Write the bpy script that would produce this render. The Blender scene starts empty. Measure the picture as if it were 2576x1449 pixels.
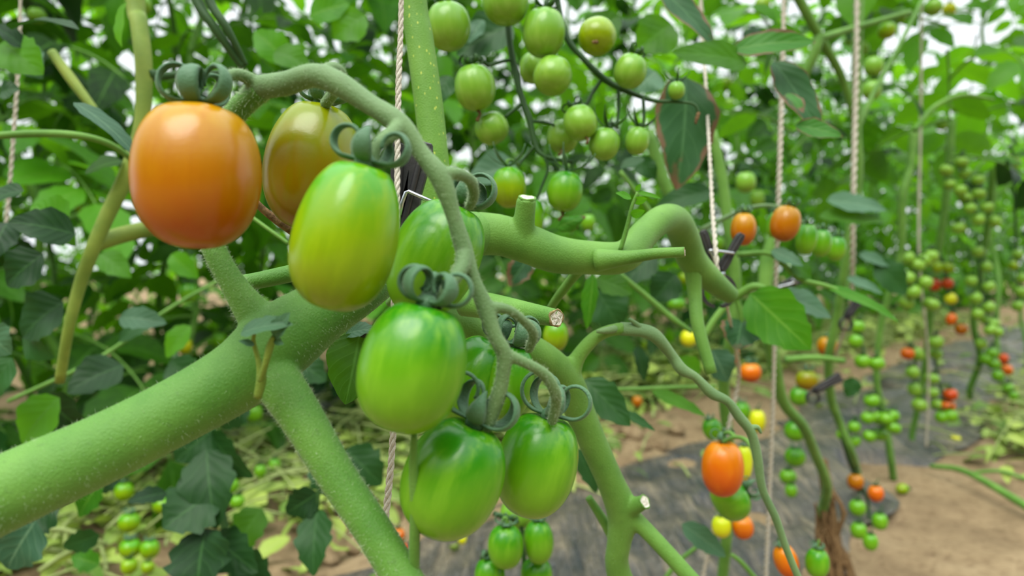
import bpy, math, random
import numpy as np
from mathutils import Vector, Matrix, noise

random.seed(7)
PI = math.pi
SC = bpy.context.scene
COL = SC.collection

# ------------------------------------------------------------------ camera, sky, light, exposure
F = 1740.0                      # focal length in pixels of the 2576 x 1449 frame
PITCH = math.atan(75 / F)
CAM_H = 0.42
cd = bpy.data.cameras.new('camera')
cd.sensor_width = 36.0
cd.lens = 36.0 * F / 2576.0
cd.clip_start = 0.01
cd.clip_end = 100
cd.dof.use_dof = True
cd.dof.focus_distance = 0.235
cd.dof.aperture_fstop = 10.0
cam = bpy.data.objects.new('camera', cd)
cam.location = (0, 0, CAM_H)
cam.rotation_euler = (PI / 2 - PITCH, 0, 0)
COL.objects.link(cam)
SC.camera = cam

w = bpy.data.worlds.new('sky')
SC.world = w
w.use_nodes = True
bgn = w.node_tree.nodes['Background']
# bright film overhead and ahead; sky colour darkened green low behind the viewer, in place of unbuilt plant rows
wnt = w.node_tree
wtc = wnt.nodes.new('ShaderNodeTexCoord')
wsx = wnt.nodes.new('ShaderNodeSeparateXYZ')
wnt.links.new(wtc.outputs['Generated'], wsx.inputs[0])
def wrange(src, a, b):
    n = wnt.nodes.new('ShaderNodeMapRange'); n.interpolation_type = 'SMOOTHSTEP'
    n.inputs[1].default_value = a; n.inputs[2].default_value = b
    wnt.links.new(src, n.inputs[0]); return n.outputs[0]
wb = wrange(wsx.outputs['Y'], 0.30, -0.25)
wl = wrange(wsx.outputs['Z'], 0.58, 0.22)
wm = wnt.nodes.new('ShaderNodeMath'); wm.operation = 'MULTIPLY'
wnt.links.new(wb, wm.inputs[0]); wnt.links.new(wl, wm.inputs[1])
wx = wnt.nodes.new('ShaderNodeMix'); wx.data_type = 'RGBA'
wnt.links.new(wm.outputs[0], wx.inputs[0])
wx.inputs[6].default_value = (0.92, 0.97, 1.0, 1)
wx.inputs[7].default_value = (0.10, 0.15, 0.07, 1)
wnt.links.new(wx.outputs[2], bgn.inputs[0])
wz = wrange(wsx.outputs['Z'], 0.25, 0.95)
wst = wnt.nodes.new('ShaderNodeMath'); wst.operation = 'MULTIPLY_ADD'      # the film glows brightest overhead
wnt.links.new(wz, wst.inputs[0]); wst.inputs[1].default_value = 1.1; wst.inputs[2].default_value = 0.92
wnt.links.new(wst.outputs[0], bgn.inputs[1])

sd = bpy.data.lights.new('sun', 'SUN')
sd.energy = 2.1
sd.angle = math.radians(38)
sd.color = (1.0, 0.97, 0.90)
sun = bpy.data.objects.new('sun', sd)
sun.rotation_euler = (math.radians(30), math.radians(-14), 0)
COL.objects.link(sun)

SC.view_settings.view_transform = 'Standard'
SC.view_settings.look = 'None'
SC.view_settings.gamma = 1
SC.view_settings.use_curve_mapping = False
SC.view_settings.exposure = 0.50
SC.cycles.use_denoising = True
SC.cycles.max_bounces = 7
SC.cycles.diffuse_bounces = 2
SC.cycles.glossy_bounces = 2
SC.cycles.transmission_bounces = 5
SC.cycles.caustics_reflective = False
SC.cycles.caustics_refractive = False

# ------------------------------------------------------------------ helpers
CP, SP = math.cos(PITCH), math.sin(PITCH)
RV = np.array((1.0, 0, 0)); FV = np.array((0, CP, -SP)); UV = np.array((0, SP, CP))
C0 = np.array((0, 0, CAM_H))

def P(px, py, d):
    return C0 + d * ((px - 1288) / F * RV + (724.5 - py) / F * UV + FV)

def nrm(v):
    v = np.asarray(v, float)
    return v / (np.linalg.norm(v) + 1e-12)

def catmull(pts, n):
    p = np.asarray(pts, float)
    if len(p) == 2:
        t = np.linspace(0, 1, n)[:, None]
        return p[0] * (1 - t) + p[1] * t
    e = np.vstack([2 * p[0] - p[1], p, 2 * p[-1] - p[-2]])
    out = []
    m = len(p) - 1
    for k in range(n):
        x = k / (n - 1) * m
        i = min(int(x), m - 1); t = x - i
        a, b, c, d = e[i], e[i + 1], e[i + 2], e[i + 3]
        out.append(0.5 * (2 * b + (c - a) * t + (2 * a - 5 * b + 4 * c - d) * t * t + (3 * b - a - 3 * c + d) * t ** 3))
    return np.array(out)

class MB:
    def __init__(s):
        s.v = []; s.f = []; s.a = []; s.m = []; s.n = 0
    def add(s, v, f, a=None, m=0):
        v = np.asarray(v, float)
        s.v.append(v)
        s.f += [tuple(int(i) + s.n for i in q) for q in f]
        s.m += [m] * len(f)
        s.a.append(np.zeros((len(v), 3)) if a is None else np.asarray(a, float))
        s.n += len(v)
        return s
    def build(s, name, mats, parent=None, smooth=True, loc=None):
        me = bpy.data.meshes.new(name)
        v = np.vstack(s.v)
        if loc is not None:
            v = v - np.asarray(loc)
        me.from_pydata(v.tolist(), [], s.f)
        if not isinstance(mats, (list, tuple)):
            mats = [mats]
        for m in mats:
            me.materials.append(m)
        me.polygons.foreach_set('material_index', s.m)
        if smooth:
            me.polygons.foreach_set('use_smooth', [True] * len(s.f))
        at = me.attributes.new('leaf', 'FLOAT_VECTOR', 'POINT')
        at.data.foreach_set('vector', np.vstack(s.a).ravel())
        me.update()
        o = bpy.data.objects.new(name, me)
        COL.objects.link(o)
        if parent is not None:
            o.parent = parent
        elif loc is not None:
            o.location = loc
        return o

def frames(pts):
    p = np.asarray(pts)
    t = np.gradient(p, axis=0)
    t /= np.linalg.norm(t, axis=1)[:, None] + 1e-12
    ref = np.array((0, 0, 1.0)) if abs(t[0][2]) < 0.9 else np.array((1.0, 0, 0))
    n = nrm(np.cross(np.cross(t[0], ref), t[0]))
    N = []
    for k in range(len(p)):
        n = nrm(n - t[k] * np.dot(n, t[k]))
        N.append(n)
    N = np.array(N)
    return t, N, np.cross(t, N)

def tube(mb, pts, rad, seg=8, m=0, cap=True, ridge=0.0, tone=0.0):
    p = np.asarray(pts, float)
    r = np.asarray(rad, float) * np.ones(len(p))
    t, N, B = frames(p)
    th = np.arange(seg) / seg * 2 * PI
    rr = r[:, None] * (1 + ridge * np.cos(3 * th)[None, :])
    ring = p[:, None, :] + rr[:, :, None] * (np.cos(th)[None, :, None] * N[:, None, :] + np.sin(th)[None, :, None] * B[:, None, :])
    v = ring.reshape(-1, 3)
    f = []
    for i in range(len(p) - 1):
        for j in range(seg):
            k = (j + 1) % seg
            f.append((i * seg + j, i * seg + k, (i + 1) * seg + k, (i + 1) * seg + j))
    if cap:
        f.append(tuple(range(seg))[::-1])
        f.append(tuple(range((len(p) - 1) * seg, len(p) * seg)))
    a = np.zeros((len(v), 3)); a[:, 2] = tone
    a[:, 0] = np.repeat(np.linspace(0, 1, len(p)), seg)
    mb.add(v, f, a, m)

def pxline(rows, n=24):
    """rows of (pixel x, pixel y, width in pixels, depth) -> world points and radii"""
    q = catmull(rows, n)
    pts = np.array([P(a, b, d) for a, b, _, d in q])
    return pts, np.maximum(q[:, 2], 1.5) * q[:, 3] / F / 2

def upward(rows, to):
    """carry a run that leaves by the top of the frame on to its real upper end"""
    a, b = rows[0], rows[1]
    if a[1] >= 0: return rows
    k = (to - a[1]) / (b[1] - a[1]) * .35
    return [(a[0] + (b[0] - a[0]) * k, to, a[2], a[3])] + rows

def empty(name, loc, label=None, cat=None, group=None):
    o = bpy.data.objects.new(name, None)
    o.empty_display_size = 0.02
    o.location = loc
    COL.objects.link(o)
    tag(o, label, cat, group)
    return o

def tag(o, label=None, cat=None, group=None, kind=None):
    if label: o['label'] = label
    if cat: o['category'] = cat
    if group: o['group'] = group
    if kind: o['kind'] = kind
    return o

# ------------------------------------------------------------------ materials
def mat(name):
    m = bpy.data.materials.new(name)
    m.use_nodes = True
    nt = m.node_tree
    return m, nt, nt.nodes['Principled BSDF'], nt.nodes['Material Output']

def N_(nt, t, **kw):
    n = nt.nodes.new(t)
    for k, v in kw.items():
        setattr(n, k, v)
    return n

def ramp(nt, src, stops):
    r = N_(nt, 'ShaderNodeValToRGB')
    e = r.color_ramp.elements
    while len(e) > 1: e.remove(e[-1])
    e[0].position = stops[0][0]; e[0].color = (*stops[0][1], 1)
    for p, c in stops[1:]:
        x = e.new(p); x.color = (*c, 1)
    nt.links.new(src, r.inputs[0])
    return r.outputs[0]

def noise_tex(nt, vec, scale, detail=3, rough=0.55, mapscale=None):
    n = N_(nt, 'ShaderNodeTexNoise')
    n.inputs['Scale'].default_value = scale
    n.inputs['Detail'].default_value = detail
    n.inputs['Roughness'].default_value = rough
    if mapscale:
        mp = N_(nt, 'ShaderNodeMapping')
        mp.inputs['Scale'].default_value = mapscale
        nt.links.new(vec, mp.inputs['Vector'])
        vec = mp.outputs[0]
    nt.links.new(vec, n.inputs['Vector'])
    return n.outputs['Fac']

def math_(nt, op, a, b=None, c=None):
    n = N_(nt, 'ShaderNodeMath', operation=op)
    for i, x in enumerate((a, b, c)):
        if x is None: continue
        if isinstance(x, (int, float)): n.inputs[i].default_value = x
        else: nt.links.new(x, n.inputs[i])
    return n.outputs[0]

def mixc(nt, fac, a, b, mode='MIX'):
    n = N_(nt, 'ShaderNodeMix', data_type='RGBA', blend_type=mode)
    for s, x in ((0, fac), (6, a), (7, b)):
        if isinstance(x, (int, float)): n.inputs[s].default_value = x
        elif isinstance(x, tuple): n.inputs[s].default_value = (*x, 1)
        else: nt.links.new(x, n.inputs[s])
    return n.outputs[2]

def bump(nt, b, h, strength, dist):
    n = N_(nt, 'ShaderNodeBump')
    n.inputs['Strength'].default_value = strength
    n.inputs['Distance'].default_value = dist
    nt.links.new(h, n.inputs['Height'])
    nt.links.new(n.outputs[0], b.inputs['Normal'])

def lin(r, g, b):
    f = lambda c: (c / 255 / 12.92) if c <= 10 else ((c / 255 + 0.055) / 1.055) ** 2.4
    return (f(r), f(g), f(b))

def fruit_mat(name, top, mid, bot, streak, rough=0.24, sss=0.10, streak_amt=0.6):
    m, nt, b, out = mat(name)
    tc = N_(nt, 'ShaderNodeTexCoord')
    sx = N_(nt, 'ShaderNodeSeparateXYZ')
    nt.links.new(tc.outputs['Generated'], sx.inputs[0])
    oi = N_(nt, 'ShaderNodeObjectInfo')
    ad = N_(nt, 'ShaderNodeVectorMath', operation='ADD')
    nt.links.new(tc.outputs['Object'], ad.inputs[0])
    nt.links.new(oi.outputs['Random'], ad.inputs[1])
    n1 = noise_tex(nt, ad.outputs[0], 260, 4, 0.6, (1, 1, 0.16))
    n2 = noise_tex(nt, ad.outputs[0], 70, 2, 0.5)
    z = math_(nt, 'ADD', sx.outputs['Z'], math_(nt, 'MULTIPLY', math_(nt, 'SUBTRACT', n1, 0.5), 0.35))
    z = math_(nt, 'ADD', z, math_(nt, 'MULTIPLY', math_(nt, 'SUBTRACT', n2, 0.5), 0.55))
    c = ramp(nt, z, [(0.08, bot), (0.5, mid), (0.88, top)])
    st = ramp(nt, n1, [(0.45, (0, 0, 0)), (0.68, (1, 1, 1))])
    c = mixc(nt, math_(nt, 'MULTIPLY', st, streak_amt), c, streak)
    nt.links.new(c, b.inputs['Base Color'])
    b.inputs['Roughness'].default_value = rough
    b.inputs['Specular IOR Level'].default_value = 0.40
    b.inputs['Subsurface Weight'].default_value = sss
    b.inputs['Subsurface Radius'].default_value = (0.8, 1.0, 0.3)
    b.inputs['Subsurface Scale'].default_value = 0.004
    n3 = noise_tex(nt, tc.outputs['Object'], 900, 2)
    bump(nt, b, n3, 0.04, 0.001)
    return m

M = {}
M['green'] = fruit_mat('green_fruit', lin(44, 124, 8), lin(92, 152, 16), lin(112, 164, 26), lin(126, 178, 36), streak_amt=0.5)
M['lime'] = fruit_mat('lime_fruit', lin(70, 150, 10), lin(122, 158, 4), lin(128, 148, 4), lin(148, 172, 12), streak_amt=0.5)
M['pale'] = fruit_mat('pale_green_fruit', lin(96, 152, 36), lin(116, 164, 48), lin(122, 162, 48), lin(146, 184, 72), streak_amt=0.5)
M['olive'] = fruit_mat('olive_fruit', lin(116, 132, 0), lin(138, 120, 0), lin(138, 96, 0), lin(126, 124, 0), streak_amt=0.35)
M['orange'] = fruit_mat('orange_fruit', lin(178, 132, 0), lin(176, 108, 0), lin(170, 82, 2), lin(164, 86, 0), sss=.06, streak_amt=0.4)
M['deep'] = fruit_mat('deep_orange_fruit', lin(212, 126, 6), lin(206, 98, 3), lin(192, 74, 3), lin(214, 112, 8), sss=.06, streak_amt=0.3)
M['red'] = fruit_mat('red_fruit', lin(200, 88, 14), lin(190, 66, 12), lin(178, 52, 10), lin(200, 84, 18), streak_amt=0.3)
M['yellow'] = fruit_mat('yellow_fruit', lin(190, 206, 22), lin(206, 210, 20), lin(212, 196, 16), lin(220, 224, 50), streak_amt=0.3)

def stem_mat(name, c1, c2, spot, rough=0.55, sheen=0.25, spots=0.0):
    m, nt, b, out = mat(name)
    tc = N_(nt, 'ShaderNodeTexCoord')
    v = tc.outputs['Object']
    n1 = noise_tex(nt, v, 45, 3)
    n2 = noise_tex(nt, v, 1500, 2, 0.7)
    c = ramp(nt, n1, [(0.32, c1), (0.68, c2)])
    sp = ramp(nt, noise_tex(nt, v, 420, 1), [(0.66, (0, 0, 0)), (0.75, (1, 1, 1))])
    c = mixc(nt, math_(nt, 'MULTIPLY', sp, 0.28), c, spot)
    c = mixc(nt, math_(nt, 'MULTIPLY', n2, 0.45), c, (c2[0] * 1.25, c2[1] * 1.2, c2[2] * 1.4))
    if spots:
        vo = N_(nt, 'ShaderNodeTexVoronoi'); vo.inputs['Scale'].default_value = 460
        mp = N_(nt, 'ShaderNodeMapping'); mp.inputs['Scale'].default_value = (1, 1, 0.5)
        nt.links.new(v, mp.inputs[0]); nt.links.new(mp.outputs[0], vo.inputs['Vector'])
        dot = ramp(nt, vo.outputs['Distance'], [(0.10, (1, 1, 1)), (0.20, (0, 0, 0))])
        c = mixc(nt, math_(nt, 'MULTIPLY', dot, spots), c, lin(210, 215, 90))
    nt.links.new(c, b.inputs['Base Color'])
    b.inputs['Roughness'].default_value = rough
    b.inputs['Specular IOR Level'].default_value = 0.3
    b.inputs['Sheen Weight'].default_value = sheen
    b.inputs['Sheen Roughness'].default_value = 0.45
    b.inputs['Sheen Tint'].default_value = (0.85, 1, 0.8, 1)
    bump(nt, b, n2, 0.4, 0.0007)
    return m

M['stem'] = stem_mat('hairy_stem', lin(62, 114, 30), lin(96, 142, 54), lin(44, 72, 28), sheen=0.14)
M['truss'] = stem_mat('grey_green_stalk', lin(78, 110, 62), lin(106, 136, 84), lin(76, 86, 58), sheen=0.16)
M['sepal'] = stem_mat('sepal_green', lin(54, 92, 58), lin(78, 116, 80), lin(54, 72, 50), rough=0.5, sheen=0.2)
M['upright'] = stem_mat('spotted_stem', lin(80, 128, 36), lin(102, 146, 52), lin(64, 104, 34), sheen=.05, spots=0.6)
M['bgstem'] = stem_mat('green_stem', lin(66, 112, 32), lin(100, 144, 56), lin(60, 90, 34), sheen=.10)
M['darkstem'] = stem_mat('dark_stalk', lin(28, 58, 22), lin(46, 82, 32), lin(44, 52, 28), sheen=.05)
M['yellowstem'] = stem_mat('yellowing_stem', lin(80, 114, 34), lin(132, 150, 58), lin(96, 106, 44), sheen=.05)

def simple(name, c, rough=0.6, spec=0.3, metal=0.0, nscale=0, c2=None, bstr=0.0, bd=0.001):
    m, nt, b, out = mat(name)
    b.inputs['Base Color'].default_value = (*c, 1)
    b.inputs['Roughness'].default_value = rough
    b.inputs['Specular IOR Level'].default_value = spec
    b.inputs['Metallic'].default_value = metal
    if nscale:
        tc = N_(nt, 'ShaderNodeTexCoord')
        n = noise_tex(nt, tc.outputs['Object'], nscale, 5, 0.65)
        nt.links.new(ramp(nt, n, [(0.35, c), (0.65, c2 or c)]), b.inputs['Base Color'])
        if bstr: bump(nt, b, n, bstr, bd)
    return m

M['plastic'] = simple('black_plastic', lin(38, 38, 42), 0.42, 0.5, 0, 160, lin(52, 50, 50), 0.3, 0.0008)
M['wire'] = simple('steel_wire', lin(190, 195, 200), 0.3, 0.5, 1.0)
M['twine'] = simple('twine_fibre', lin(168, 160, 144), 0.8, 0.2, 0, 900, lin(204, 198, 184), 0.5, 0.0005)
M['brown'] = simple('dry_brown', lin(84, 62, 40), 0.8, 0.2, 0, 400, lin(140, 112, 76), 0.5, 0.001)
M['cut'] = simple('cut_pith', lin(186, 178, 158), 0.8, 0.2, 0, 1200, lin(228, 224, 210), 0.6, 0.001)
M['drycut'] = simple('dry_bark_rim', lin(100, 88, 52), 0.85, 0.2, 0, 700, lin(156, 142, 96), 0.5, 0.001)
M['hair'] = simple('pale_hair', lin(196, 214, 176), 0.6, 0.3)

def leaf_mat(name, c1, c2, vein, under, trans, tw=0.35, scorch=False, rough=0.5):
    m, nt, b, out = mat(name)
    at = N_(nt, 'ShaderNodeAttribute', attribute_name='leaf')
    sx = N_(nt, 'ShaderNodeSeparateXYZ')
    nt.links.new(at.outputs['Vector'], sx.inputs[0])
    u, v, tone = sx.outputs
    tc = N_(nt, 'ShaderNodeTexCoord')
    n1 = noise_tex(nt, tc.outputs['Object'], 60, 3)
    oi = N_(nt, 'ShaderNodeObjectInfo')
    t = math_(nt, 'ADD', math_(nt, 'MULTIPLY', tone, 0.8), math_(nt, 'MULTIPLY', n1, 0.4))
    c = ramp(nt, t, [(0.15, c1), (0.95, c2)])
    av = math_(nt, 'ABSOLUTE', v)
    # midrib and side veins from the leaf's own coordinates
    mid = ramp(nt, av, [(0.02, (1, 1, 1)), (0.07, (0, 0, 0))])
    lat = math_(nt, 'FRACT', math_(nt, 'SUBTRACT', math_(nt, 'MULTIPLY', u, 5.5), math_(nt, 'MULTIPLY', av, 1.9)))
    lat = math_(nt, 'ABSOLUTE', math_(nt, 'SUBTRACT', lat, 0.5))
    latm = ramp(nt, lat, [(0.015, (1, 1, 1)), (0.07, (0, 0, 0))])
    vn = math_(nt, 'MAXIMUM', mid, math_(nt, 'MULTIPLY', latm, 0.5))
    c = mixc(nt, math_(nt, 'MULTIPLY', vn, 0.7), c, vein)
    geo = N_(nt, 'ShaderNodeNewGeometry')
    c = mixc(nt, math_(nt, 'MULTIPLY', geo.outputs['Backfacing'], 0.7), c, under)
    tcol = mixc(nt, ramp(nt, t, [(0.2, (0, 0, 0)), (0.9, (1, 1, 1))]), (trans[0] * .22, trans[1] * .3, trans[2] * .3), trans)
    tcol = mixc(nt, math_(nt, 'MULTIPLY', vn, 0.25), tcol, vein)
    if scorch:
        e = math_(nt, 'ADD', math_(nt, 'MAXIMUM', av, math_(nt, 'MULTIPLY', u, 0.96)), math_(nt, 'MULTIPLY', math_(nt, 'SUBTRACT', noise_tex(nt, tc.outputs['Object'], 55, 4), 0.5), 0.9))
        br = ramp(nt, e, [(0.80, (0, 0, 0)), (0.90, (1, 1, 1))])
        c = mixc(nt, br, c, lin(116, 92, 66))
        tcol = mixc(nt, br, tcol, lin(70, 45, 25))
    nt.links.new(c, b.inputs['Base Color'])
    b.inputs['Roughness'].default_value = rough
    b.inputs['Specular IOR Level'].default_value = 0.27
    hh = math_(nt, 'ADD', math_(nt, 'MULTIPLY', math_(nt, 'SUBTRACT', 1.0, lat), 0.5), math_(nt, 'MULTIPLY', n1, 0.4))
    bump(nt, b, hh, 0.22, 0.003)
    tr = N_(nt, 'ShaderNodeBsdfTranslucent')
    if isinstance(tcol, tuple): tr.inputs[0].default_value = (*tcol, 1)
    else: nt.links.new(tcol, tr.inputs[0])
    mx = N_(nt, 'ShaderNodeMixShader')
    mx.inputs[0].default_value = tw
    nt.links.new(b.outputs[0], mx.inputs[1]); nt.links.new(tr.outputs[0], mx.inputs[2])
    nt.links.new(mx.outputs[0], out.inputs['Surface'])
    return m

VEIN = lin(120, 168, 90)
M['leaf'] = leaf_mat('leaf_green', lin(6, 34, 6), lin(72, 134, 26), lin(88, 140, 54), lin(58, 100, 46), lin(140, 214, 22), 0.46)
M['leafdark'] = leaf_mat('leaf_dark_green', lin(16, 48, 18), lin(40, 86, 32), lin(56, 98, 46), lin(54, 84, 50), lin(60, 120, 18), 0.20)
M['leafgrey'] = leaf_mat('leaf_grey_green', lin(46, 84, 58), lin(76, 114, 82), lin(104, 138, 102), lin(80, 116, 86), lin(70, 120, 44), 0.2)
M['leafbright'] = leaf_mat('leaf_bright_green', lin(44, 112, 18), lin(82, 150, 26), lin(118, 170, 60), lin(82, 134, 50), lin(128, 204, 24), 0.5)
M['leafscorch'] = leaf_mat('leaf_scorched', lin(26, 68, 34), lin(56, 100, 56), lin(80, 124, 76), lin(66, 106, 66), lin(70, 130, 28), 0.22, True)
M['leafgreenscorch'] = leaf_mat('leaf_green_scorched', lin(36, 96, 20), lin(68, 132, 38), lin(100, 148, 62), lin(66, 116, 52), lin(96, 170, 20), 0.32, True)
M['litter'] = leaf_mat('cut_leaf_litter', lin(84, 124, 48), lin(168, 188, 88), lin(170, 180, 120), lin(150, 164, 100), lin(160, 195, 60), 0.25)

def soil_mat():
    m, nt, b, out = mat('sandy_soil')
    tc = N_(nt, 'ShaderNodeTexCoord')
    v = tc.outputs['Object']
    n1 = noise_tex(nt, v, 6, 8, 0.65); n2 = noise_tex(nt, v, 70, 6, 0.7)
    c = ramp(nt, n1, [(0.3, lin(124, 104, 78)), (0.5, lin(156, 134, 102)), (0.72, lin(176, 154, 120))])
    c = mixc(nt, math_(nt, 'MULTIPLY', ramp(nt, n2, [(0.35, (1, 1, 1)), (0.5, (0, 0, 0))]), 0.5), c, lin(92, 68, 46))
    nt.links.new(c, b.inputs['Base Color'])
    b.inputs['Roughness'].default_value = 0.95
    b.inputs['Specular IOR Level'].default_value = 0.15
    bump(nt, b, n2, 0.7, 0.02)
    return m
M['soil'] = soil_mat()

def film_mat():
    m, nt, b, out = mat('black_mulch_film')
    tc = N_(nt, 'ShaderNodeTexCoord')
    v = tc.outputs['Object']
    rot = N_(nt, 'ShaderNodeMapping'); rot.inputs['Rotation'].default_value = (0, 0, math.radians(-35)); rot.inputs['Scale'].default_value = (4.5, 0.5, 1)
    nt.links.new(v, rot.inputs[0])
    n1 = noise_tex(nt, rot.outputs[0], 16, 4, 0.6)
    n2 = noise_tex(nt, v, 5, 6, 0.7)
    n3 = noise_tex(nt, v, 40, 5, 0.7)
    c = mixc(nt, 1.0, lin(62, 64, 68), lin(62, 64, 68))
    dust_sheen = ramp(nt, math_(nt, 'ADD', math_(nt, 'MULTIPLY', n2, 0.55), math_(nt, 'MULTIPLY', n1, 0.45)), [(0.40, (0.0, 0.0, 0.0)), (0.52, (0.30, 0.30, 0.30)), (0.62, (0.95, 0.95, 0.95))])  # tan soil dust, plus sheen streaks of the creases painted into the colour
    c = mixc(nt, dust_sheen, lin(62, 65, 70), lin(160, 146, 124))
    nt.links.new(c, b.inputs['Base Color'])
    b.inputs['Roughness'].default_value = 0.30
    b.inputs['Specular IOR Level'].default_value = 0.6
    bump(nt, b, n1, 0.9, 0.05)
    return m
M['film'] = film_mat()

# ------------------------------------------------------------------ ground, mulch film
U2 = np.array((1, 1, 0)) / math.sqrt(2)          # the rows run this way
N2 = np.array((-1, 1, 0)) / math.sqrt(2)         # and are counted this way
def row_pt(s, t, z=0.0):
    q = N2 * s + U2 * t
    return np.array((q[0], q[1], z))

def soil_h(x, y):
    s = (-x + y) / math.sqrt(2); t = (x + y) / math.sqrt(2)
    h = 0.013 * noise.noise((x * 2.3, y * 2.3, 1)) + 0.012 * noise.noise((x * 7, y * 7, 5)) + 0.006 * noise.noise((x * 19, y * 19, 9))
    m_ = math.exp(-((s - 0.93) / 0.14) ** 2)
    h += 0.022 * m_ * (0.8 + 0.9 * noise.noise((t * 2.6, 3.0, 0))) + 0.022 * m_ * noise.noise((x * 13, y * 13, 21)) + 0.014 * m_ * noise.noise((x * 31, y * 31, 25))
    return h

def axis_coords(lo, hi, a, b, fine, coarse):
    out = [lo]
    while out[-1] < hi:
        x = out[-1]
        out.append(x + (fine if a <= x <= b else coarse))
    return np.array(out)

xs = axis_coords(-9, 14, -1.6, 2.4, 0.02, 0.3)
ys = axis_coords(-3, 16, 0.5, 3.4, 0.02, 0.3)
gv = [(x, y, soil_h(x, y)) for y in ys for x in xs]
nx = len(xs)
gf = [(j * nx + i, j * nx + i + 1, (j + 1) * nx + i + 1, (j + 1) * nx + i) for j in range(len(ys) - 1) for i in range(nx - 1)]
g = MB().add(gv, gf).build('ground', M['soil'])
g['kind'] = 'structure'

def film(name, s0, s1, t0, t1, seed, label):
    mb = MB(); v = []; f = []
    ns, ntt = int((s1 - s0) / 0.012), int((t1 - t0) / 0.022)
    for j in range(ntt + 1):
        t = t0 + (t1 - t0) * j / ntt
        e0 = s0 + 0.07 * noise.noise((t * 1.7, seed, 0)) + 0.03 * noise.noise((t * 6, seed, 2))
        e1 = s1 + 0.07 * noise.noise((t * 1.5, seed, 7)) + 0.03 * noise.noise((t * 7, seed, 4))
        for i in range(ns + 1):
            k = i / ns
            s = e0 + (e1 - e0) * k
            q = row_pt(s, t)
            x, y = q[0], q[1]
            z = 0.006 + 0.018 * math.sin(PI * k) + 0.012 * noise.noise((x * 2.1, y * 2.1, 31 + seed))
            a, b = x * math.cos(0.6) + y * math.sin(0.6), -x * math.sin(0.6) + y * math.cos(0.6)
            z += 0.006 * noise.noise((a * 5, b * 38, seed)) + 0.008 * noise.noise((a * 4, b * 13, 3 + seed))
            z -= 0.16 * max(0, noise.noise((x * 5.1, y * 5.1, 52 + seed)) - .27)
            z += 0.5 * soil_h(x, y) * 0.5
            v.append((x, y, z))
    for j in range(ntt):
        for i in range(ns):
            a = j * (ns + 1) + i
            f.append((a, a + 1, a + ns + 2, a + ns + 1))
    mb.add(v, f)
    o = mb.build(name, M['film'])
    md = o.modifiers.new('thickness', 'SOLIDIFY'); md.thickness = 0.0006
    return tag(o, label, 'plastic film')

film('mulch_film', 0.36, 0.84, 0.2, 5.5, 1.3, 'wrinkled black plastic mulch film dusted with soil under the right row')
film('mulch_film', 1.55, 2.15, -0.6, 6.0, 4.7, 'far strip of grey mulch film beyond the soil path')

# ------------------------------------------------------------------ leaves
def leaflet(mb, base, d, n, L, W, droop=0.6, fold=0.25, lobe=0.22, seed=0, tone=0.5, nu=10, nv=6, m=0, wave=0.08, curl=0.0, nl=4):
    rnd = random.Random(seed)
    d = nrm(d); n = nrm(np.asarray(n) - d * np.dot(n, d)); s = np.cross(d, n)
    ph = rnd.random() * 6.28
    us = np.linspace(0, 1, nu + 1)
    ang = -droop * us
    x = np.concatenate([[0], np.cumsum(np.cos(ang[:-1]))]) / nu * L
    z = np.concatenate([[0], np.cumsum(np.sin(ang[:-1]))]) / nu * L
    v = []; a = []
    for i, u in enumerate(us):
        hw = W / 2 * (math.sin(PI * min(1, u ** 0.72)) ** 0.75 if 0 < u < 1 else 0.0)
        q = (u * nl + 0.15 * ph) % 1.0
        hw *= 1 - lobe * (q if q < 0.8 else (1 - q) * 4)
        hw = max(hw, W * 0.012)
        c = base + d * x[i] + n * z[i]
        tn = d * math.cos(ang[i]) + n * math.sin(ang[i])
        nn = n * math.cos(ang[i]) - d * math.sin(ang[i])
        for j in range(nv + 1):
            k = j / nv * 2 - 1
            ak = abs(k)
            if curl:
                th = curl * ak
                lat = math.sin(th) / max(curl, 1e-3) * hw * (1 if k > 0 else -1)
                up = -(1 - math.cos(th)) / max(curl, 1e-3) * hw
            else:
                lat, up = k * hw, 0
            up += fold * ak * hw + wave * hw * math.sin(u * 9 + ph + (1.5 if k > 0 else 0)) * ak
            v.append(c + s * lat + nn * up + tn * (0.10 * hw * ak * (1 - u)))
            a.append((u, k, tone))
    f = []
    for i in range(nu):
        for j in range(nv):
            q = i * (nv + 1) + j
            f.append((q, q + 1, q + nv + 2, q + nv + 1))
    mb.add(v, f, a, m)

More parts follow.
